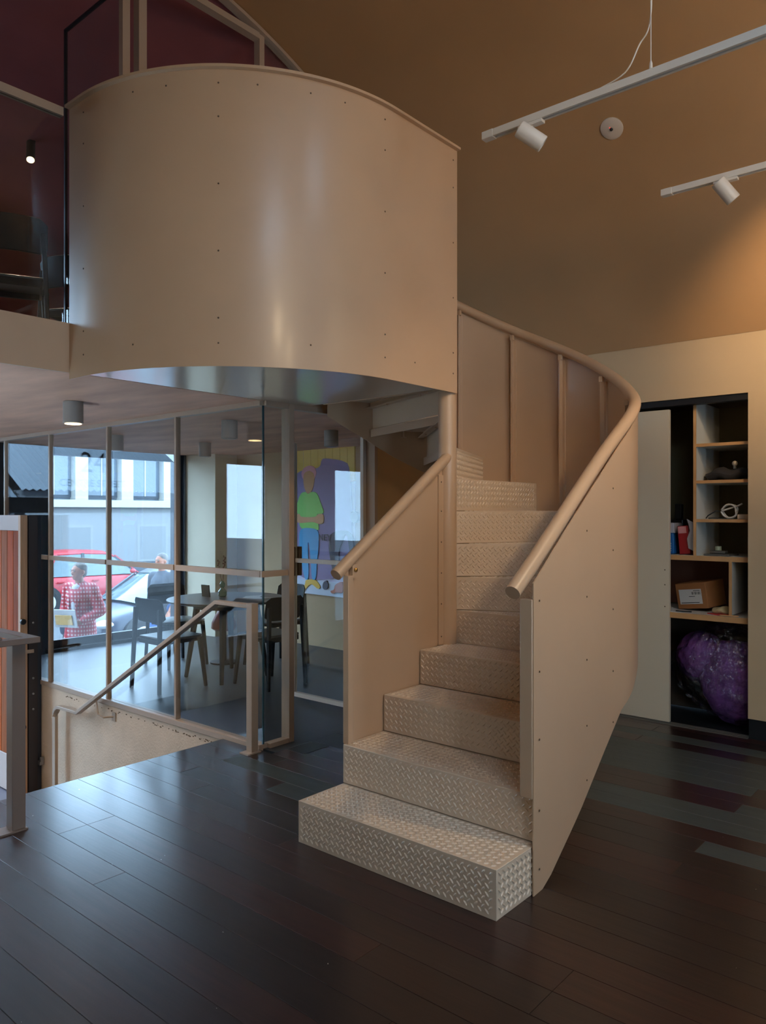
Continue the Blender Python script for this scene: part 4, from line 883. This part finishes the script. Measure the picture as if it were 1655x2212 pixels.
# ---- cars (nose along +x in local space)
def make_car(name, label, body_rgb, loc, rz, tall, style):
    r = thing(name, (0, 0, 0), label, 'car', 'cars on the street')
    bmt = mat(name + '_paint_' + style, body_rgb, .35, coat=.25, spec=.35); trim = black
    chrome = MATS['brushed_steel']
    # lower body: stations x, z bottom, z shoulder, half width
    S = [(-2.12, .42, .78, .62), (-2.05, .30, .88, .76), (-1.75, .24, .93, .86), (-1.2, .22, .94, .89), (-.3, .22, .92, .90), (.6, .22, .90, .90), (1.0, .22, .88, .89), (1.5, .22, .82, .87), (1.85, .24, .74, .82), (2.05, .28, .64, .72), (2.13, .36, .54, .55)]
    V = []; Fc = []
    for x, zb, zt, w in S:
        ring = [(-w * .86, zb), (-w * .97, zb + .06), (-w, zb + (zt - zb) * .45), (-w * .985, zb + (zt - zb) * .72), (-w * .93, zt - .045), (-w * .82, zt), (0, zt + .035)]
        ring = ring + [(-a, b) for a, b in ring[-2::-1]]
        V += [(x, y, z) for y, z in ring]
    n = 13
    for i in range(len(S) - 1):
        for j in range(n): Fc.append((i * n + j, i * n + (j + 1) % n, (i + 1) * n + (j + 1) % n, (i + 1) * n + j))
    Fc += [tuple(range(n))[::-1], tuple(range((len(S) - 1) * n, len(S) * n))]
    body = mk('body', (V, Fc), bmt, r, smooth=True, angle=50)
    sb = body.modifiers.new('sub', 'SUBSURF'); sb.levels = 1; sb.render_levels = 2
    # greenhouse
    h = tall
    G = [(-1.98, .90, .92, .60, .62), (-1.45, .92, h - .10, .72, .58), (-.9, .92, h - .01, .78, .60), (-.2, .91, h, .79, .61), (.35, .90, h - .03, .78, .60), (.62, .90, h - .12, .76, .58), (1.28, .88, .90, .70, .66)]
    V = []; Fc = []
    for x, zb, zr, wb_, wr in G:
        ring = [(-wb_, zb), (-wr - .02, zr - .06 if zr - zb > .1 else zr), (-wr * .8, zr), (0, zr + .015), (wr * .8, zr), (wr + .02, zr - .06 if zr - zb > .1 else zr), (wb_, zb)]; V += [(x, y, z) for y, z in ring]
    n = 7
    for i in range(len(G) - 1):
        for j in range(n - 1): Fc.append((i * n + j, i * n + j + 1, (i + 1) * n + j + 1, (i + 1) * n + j))
    mk('windows', (V, Fc), gl_car, body, smooth=True, angle=40)
    # roof skin and pillars over the glass
    RV = []; RF = []; GR = G[1:6]
    for x, zb, zr, wb_, wr in GR:
        RV += [(x, -wr - .028, zr - .075), (x, -wr - .03, zr - .05), (x, -wr * .8, zr + .012), (x, 0, zr + .028), (x, wr * .8, zr + .012), (x, wr + .03, zr - .05), (x, wr + .028, zr - .075)]
    for i in range(len(GR) - 1):
        for j in range(6): RF.append((i * 7 + j, i * 7 + j + 1, (i + 1) * 7 + j + 1, (i + 1) * 7 + j))
    mk('roof', (RV, RF), bmt, body, smooth=True, angle=40)
    for s in (-1, 1):
        pil = [[(.62, s * .605, h - .14), (1.26, s * .70, .895)], [(-.28, s * .64, h - .05), (-.32, s * .80, .91)], [(-1.45, s * .61, h - .14), (-1.96, s * .62, .92)], [(-.95, s * .63, h - .05), (-1.3, s * .785, .92)]]
        for p0, p1 in pil: mk('pillar', bar(p0, p1, .07, .03), bmt if p0[0] != -.28 else trim, body)
        mk('mirror', ball((.95, s * .93, .97), .07, .10, .065, 12, 8), bmt, body, smooth=True)
        mk('headlight', ball((1.90, s * .62, .60), .20, .17, .085, 16, 8), mat('headlight_' + name + style + str(s), (170, 176, 180), .1, coat=1), body, smooth=True)
        mk('tail_light', ball((-2.0, s * .62, .78), .10, .17, .08, 12, 8), mat('tail_light_' + name + style + str(s), (150, 20, 20), .2), body, smooth=True)
        mk('sill_trim', bar((-1.0, s * .895, .33), (1.0, s * .895, .33), .02, .03), trim, body)
        for hx in (-.05, -.95): mk('door_handle', box(hx - .1, s * .885, .78, hx + .06, s * .915, .81), bmt, body)
        for wx in (-1.32, 1.36):
            wl = mk('wheel', xf(lathe([(.20, -.10), (.30, -.105), (.325, -.08), (.325, .08), (.30, .105), (.20, .10)], 28), Matrix.Translation((wx, s * .80, .325)) @ Matrix.Rotation(R_(90), 4, 'X')), rubber, r, smooth=True)
            arch = mk('wheel_arch', xf(lathe([(.36, -.03), (.385, -.03), (.385, .03), (.36, .03)], 28), Matrix.Translation((wx, s * .87, .34)) @ Matrix.Rotation(R_(90), 4, 'X')), trim, r, smooth=True)
            rim = [lathe([(.195, -.02), (.215, -.02), (.215, .02), (.195, .02)], 24), lathe([(.05, -.02), (.05, .02)], 12)]
            for k in range(5):
                a = R_(72 * k); rim.append(taper((.03 * math.cos(a), .03 * math.sin(a), 0), (.205 * math.cos(a), .205 * math.sin(a), 0), .06, .03, .045, .03, up=Vector((0, 0, 1))))
            mk('rim', xf(add(*rim), Matrix.Translation((wx, s * .90, .325)) @ Matrix.Rotation(R_(90), 4, 'X')), mat('alloy_' + name + style + str(s) + str(wx), (190, 194, 198), .3, metal=.6), wl)
    mk('grille', box(2.09, -.30, .50, 2.135, .30, .60), trim, body, bevel=.01)
    mk('number_plate', box(2.13, -.26, .36, 2.15, .26, .47), bwhite, body)
    mk('lower_intake', box(2.02, -.5, .27, 2.09, .5, .34), trim, body, bevel=.01)
    mk('wiper', tube([(1.20, -.45, .93), (1.12, .05, .96)], .008, 6), trim, body)
    r.location = loc; r.rotation_euler = (0, 0, rz); return r
make_car('parked_car', 'dark navy parked car with bright headlight nearest the window', (30, 36, 52), (8.70, 12.55, STREET - .08), R_(180), 1.46, 'navy')
make_car('parked_car', 'red hatchback parked on the far side of street', (140, 8, 24), (10.05, 18.9, STREET - .08), 0, 1.52, 'red')

# ---- people
def blob(name, geos, m, parent, voxel=.012, smooth_n=6):
    o = mk(name, add(*geos), m, parent)
    r = o.modifiers.new('remesh', 'REMESH'); r.mode = 'VOXEL'; r.voxel_size = voxel; r.use_smooth_shade = True
    s = o.modifiers.new('smooth', 'SMOOTH'); s.iterations = smooth_n; s.factor = .5
    return o
def limb(pts, rads, n=12):
    gs = []
    for (a, b), (ra, rb2) in zip(zip(pts, pts[1:]), zip(rads, rads[1:])):
        gs.append(sweep([a, b], circ(1, n), scales=[ra, rb2])); gs.append(ball(b, rb2, n=12, m=8))
    gs.append(ball(pts[0], rads[0], n=12, m=8)); return gs
def hand(w, d, thumb_side, curl=.5, palm_n=Vector((0, 0, 1))):
    """palm at wrist w pointing along d; palm_n is the direction the fingers curl towards"""
    d = Vector(d).normalized(); n = (palm_n - d * palm_n.dot(d)).normalized(); s = d.cross(n) * thumb_side; w = Vector(w); gs = []
    for k in range(5): gs.append(ball(w + d * (.02 + .017 * k) + n * .004, .022 + .002 * k, n=10, m=6)); gs.append(ball(w + d * (.02 + .017 * k) + s * .022, .018, n=10, m=6)); gs.append(ball(w + d * (.02 + .017 * k) - s * .022, .017, n=10, m=6))
    for i, (off, L) in enumerate(((.033, .072), (.011, .082), (-.012, .076), (-.033, .06))):
        b = w + d * .085 + s * off; p1 = b + d * L * .45 + n * L * .12 * curl; p2 = p1 + (d * (1 - curl) + n * curl).normalized() * L * .33; p3 = p2 + (d * (1 - 1.6 * curl) + n * 1.5 * curl).normalized() * L * .27
        gs += limb([b, p1, p2, p3], [.0115, .0105, .0095, .0085], 8)
    b = w + d * .03 + s * .03; p1 = b + s * .03 + d * .025 + n * .012; p2 = p1 + d * .035 + n * .014 + s * .004
    return gs + limb([b, p1, p2], [.015, .012, .010], 8)
skin_m = mat('skin', (138, 84, 62), .55); hair_g = mat('grey_hair', (84, 80, 78), .85, noise=(40, .25, (1, 1, .3)))
def head(c, f, h=.225):
    """head centred at c facing unit vector f (horizontal)"""
    c = Vector(c); f = Vector(f).normalized(); s = Vector((0, 0, 1)).cross(f); Z = Vector((0, 0, 1)); gs = []
    def e(off, r): gs.append(ball(c + f * off[0] + s * off[1] + Z * off[2], r[0], r[1], r[2]))
    gs.append(ball(c + Z * .02 - f * .01, .086, .086, .095)); gs.append(ball(c + f * .022 + Z * .0, .074, .074, .092)); gs.append(ball(c + f * .035 - Z * .06, .052, .052, .052)); gs.append(ball(c + f * .055 - Z * .085, .03, .03, .024))
    gs.append(ball(c + f * .094 - Z * .012, .013, .013, .022)); gs.append(ball(c + f * .102 - Z * .024, .013, .013, .011))   # nose
    gs.append(ball(c + f * .080 - Z * .056, .018, .018, .008)); gs.append(ball(c + f * .080 + Z * .03, .022, .022, .012))     # lips, brow
    for k in (-1, 1): gs.append(ball(c + s * k * .084 - f * .012 - Z * .008, .014, .012, .03))
    return gs
def face_bits(c, f, parent):
    c = Vector(c); f = Vector(f).normalized(); s = Vector((0, 0, 1)).cross(f); Z = Vector((0, 0, 1))
    for k in (-1, 1): mk('eye', ball(c + f * .082 + s * k * .032 + Z * .006, .011, .011, .008, 10, 6), mat('eye_' + parent.name + str(k), (50, 40, 36), .3), parent, smooth=True); mk('eyebrow', tube([c + f * .092 + s * k * .016 + Z * .026, c + f * .086 + s * k * .046 + Z * .028], .005, 6), hair_g, parent)
    mk('mouth', tube([c + f * .095 - s * .022 - Z * .056, c + f * .099 - Z * .055, c + f * .095 + s * .022 - Z * .056], .004, 6), mat('lips_' + parent.name, (170, 96, 92), .5), parent)
# man in checked suit, walking to the left and looking at his papers
def check_mat():
    m = bpy.data.materials.new('red_white_check'); m.use_nodes = True; nt = m.node_tree; N = nt.nodes; L = nt.links; b = N['Principled BSDF']; b.inputs['Roughness'].default_value = .8
    tc = N.new('ShaderNodeTexCoord'); sp = N.new('ShaderNodeSeparateXYZ'); L.new(tc.outputs['Object'], sp.inputs[0])
    ad = N.new('ShaderNodeMath'); ad.operation = 'ADD'; L.new(sp.outputs[0], ad.inputs[0]); L.new(sp.outputs[1], ad.inputs[1])
    def stripe(sock, sc_):
        a = N.new('ShaderNodeMath'); a.operation = 'MULTIPLY'; a.inputs[1].default_value = sc_; L.new(sock, a.inputs[0]); c = N.new('ShaderNodeMath'); c.operation = 'SINE'; L.new(a.outputs[0], c.inputs[0])
        d = N.new('ShaderNodeMath'); d.operation = 'GREATER_THAN'; d.inputs[1].default_value = .25; L.new(c.outputs[0], d.inputs[0]); return d
    a1 = stripe(ad.outputs[0], 125); a2 = stripe(sp.outputs[2], 125); sm_ = N.new('ShaderNodeMath'); sm_.operation = 'ADD'; L.new(a1.outputs[0], sm_.inputs[0]); L.new(a2.outputs[0], sm_.inputs[1])
    hf = N.new('ShaderNodeMath'); hf.operation = 'MULTIPLY'; hf.inputs[1].default_value = .5; L.new(sm_.outputs[0], hf.inputs[0])
    rp_ = N.new('ShaderNodeValToRGB'); rp_.color_ramp.elements[0].color = (*lin((134, 10, 28)), 1); rp_.color_ramp.elements[1].color = (*lin((164, 146, 144)), 1); rp_.color_ramp.elements.new(.5).color = (*lin((148, 48, 60)), 1)
    L.new(hf.outputs[0], rp_.inputs[0]); L.new(rp_.outputs[0], b.inputs['Base Color']); return m
chk = check_mat()
def T(p): return tuple(p)
man = thing('person', (0, 0, 0), 'person in red and white checked suit carrying papers past the window', 'person')
hd = (.0, -.05, 1.63); fd = (-.35, -1, 0)          # local: faces -y
bodyg = head(hd, fd) + limb([(0, -.01, 1.36), (0, -.02, 1.45), (0, -.035, 1.55)], [.07, .058, .056])
bodyg += limb([(0, 0, .95), (0, 0, 1.12), (0, 0, 1.32)], [.14, .13, .15]) + limb([(-.17, 0, 1.38), (-.24, .02, 1.12), (-.16, -.20, 1.00)], [.06, .045, .035]) + limb([(.17, 0, 1.38), (.26, .03, 1.11), (.14, -.20, .99)], [.06, .045, .035])
bodyg += hand((-.15, -.215, 1.0), (.45, -.75, .1), -1, .6, Vector((.5, .6, .4))) + hand((.13, -.215, .99), (-.55, -.7, .0), 1, .6, Vector((-.4, .6, .5)))
bodyg += limb([(-.09, 0, .93), (-.10, -.12, .50), (-.10, -.05, .09)], [.08, .055, .042]) + limb([(.09, 0, .93), (.10, .08, .50), (.10, .24, .14)], [.08, .055, .042])
mb = blob('body', bodyg, skin_m, man, .0085, 5)
jk = limb([(0, .01, .80), (0, .01, .95), (0, .0, 1.12), (0, 0, 1.30), (0, .005, 1.40)], [.20, .185, .165, .185, .12], 18) + limb([(-.17, .005, 1.39), (-.25, .03, 1.12), (-.175, -.175, 1.01)], [.09, .072, .056]) + limb([(.17, .005, 1.39), (.27, .04, 1.11), (.155, -.175, 1.0)], [.09, .072, .056]) + limb([(-.17, 0, 1.40), (.17, 0, 1.40)], [.085, .085])
blob('jacket', jk, chk, man, .014, 8)
blob('trousers', limb([(-.09, 0, .95), (-.105, -.12, .50), (-.105, -.05, .07)], [.115, .085, .07]) + limb([(.09, 0, .95), (.105, .08, .50), (.105, .24, .12)], [.115, .085, .07]) + [ball((0, 0, .93), .17, .13, .12)], chk, man, .014, 6)
blob('shirt_front', [ball((0, -.145, 1.24), .045, .034, .16), ball((0, -.10, 1.42), .065, .045, .05)], mat('white_shirt', (158, 159, 163), .7), man, .012, 3)
for s in (-1, 1):
    mk('lapel', prism([(s * .045, -.195, 1.10), (s * .085, -.17, 1.25), (s * .11, -.12, 1.41), (s * .06, -.12, 1.44), (s * .05, -.18, 1.30)], (0, .02, 0)), chk, man, bevel=.004)
    blob('shoe', limb([(s * .10, (-.05 if s < 0 else .24), .07 if s < 0 else .11), (s * .10, (-.2 if s < 0 else .12), .045 if s < 0 else .05)], [.055, .045]), black, man, .014, 3)
def hair(c, f, parent, m, back=.0):
    c = Vector(c); f = Vector(f).normalized(); gs = [ball(c + Vector((0, 0, .045)) - f * .026, .093, .093, .085), ball(c - f * .055 - Vector((0, 0, .01 + back)), .066, .074, .08 + back)]; return blob('hair', gs, m, parent, .011, 3)
hair(hd, fd, man, hair_g); face_bits(hd, fd, mb)
man.location = (5.12, 9.62, STREET); man.rotation_euler = (0, 0, R_(-62))
pc = thing('paper_folder', (0, 0, 0), 'white folder and tan envelope held by person in checked suit', 'folder')
mk('folder', rot(box(-.17, -.31, .93, .15, -.295, 1.17), 'X', R_(14), (0, -.3, 1.0)), mat('white_folder', (158, 158, 163), .6), pc, bevel=.003)
mk('envelope', rot(box(-.14, -.325, .97, .10, -.313, 1.10), 'X', R_(14), (0, -.3, 1.0)), mat('tan_envelope', (176, 146, 100), .7), pc, bevel=.002)
pc.location = man.location; pc.rotation_euler = man.rotation_euler
# person in dark T-shirt and jeans, turned to the left
wm = thing('person', (0, 0, 0), 'person with grey tied hair in dark t-shirt and jeans by cars', 'person')
hd2 = (0, -.03, 1.66); fd2 = (-.1, -1, 0)
bg = head(hd2, fd2) + limb([(0, 0, 1.38), (0, -.005, 1.48), (0, -.02, 1.58)], [.07, .056, .054]) + limb([(0, 0, .95), (0, 0, 1.12), (0, 0, 1.34)], [.14, .13, .15])
bg += limb([(-.19, 0, 1.40), (-.25, .05, 1.13), (-.22, -.12, .94)], [.058, .045, .034]) + limb([(.19, 0, 1.40), (.26, .05, 1.13), (.24, -.10, .92)], [.058, .045, .034])
bg += hand((-.215, -.135, .925), (.1, -.5, -.7), -1, .3, Vector((1, 0, 0))) + hand((.235, -.115, .905), (-.1, -.45, -.75), 1, .3, Vector((-1, 0, 0)))
bg += limb([(-.09, 0, .93), (-.10, -.10, .50), (-.10, -.03, .09)], [.08, .055, .042]) + limb([(.09, 0, .93), (.10, .07, .50), (.10, .2, .12)], [.08, .055, .042])
wbod = blob('body', bg, skin_m, wm, .0085, 5)
blob('t_shirt', limb([(0, 0, .90), (0, 0, 1.1), (0, 0, 1.30), (0, 0, 1.42)], [.185, .17, .185, .115], 18) + limb([(-.18, 0, 1.41), (-.245, .04, 1.17)], [.085, .075]) + limb([(.18, 0, 1.41), (.255, .04, 1.17)], [.085, .075]) + limb([(-.18, 0, 1.42), (.18, 0, 1.42)], [.08, .08]), mat('dark_grey_cotton', (50, 55, 65), .85), wm, .014, 7)
blob('jeans', limb([(-.09, 0, .95), (-.105, -.10, .50), (-.105, -.03, .07)], [.115, .085, .065]) + limb([(.09, 0, .95), (.105, .07, .50), (.105, .2, .11)], [.115, .085, .065]) + [ball((0, 0, .92), .17, .14, .12)], mat('blue_denim', (53, 85, 136), .85), wm, .014, 6)
for s in (-1, 1): blob('shoe', limb([(s * .10, (-.03 if s < 0 else .2), .07 if s < 0 else .10), (s * .10, (-.18 if s < 0 else .08), .045)], [.055, .045]), black, wm, .014, 3)
hair(hd2, fd2, wm, hair_g, .02); face_bits(hd2, fd2, wbod)
wm.location = (6.78, 10.25, STREET); wm.rotation_euler = (0, 0, R_(-75))
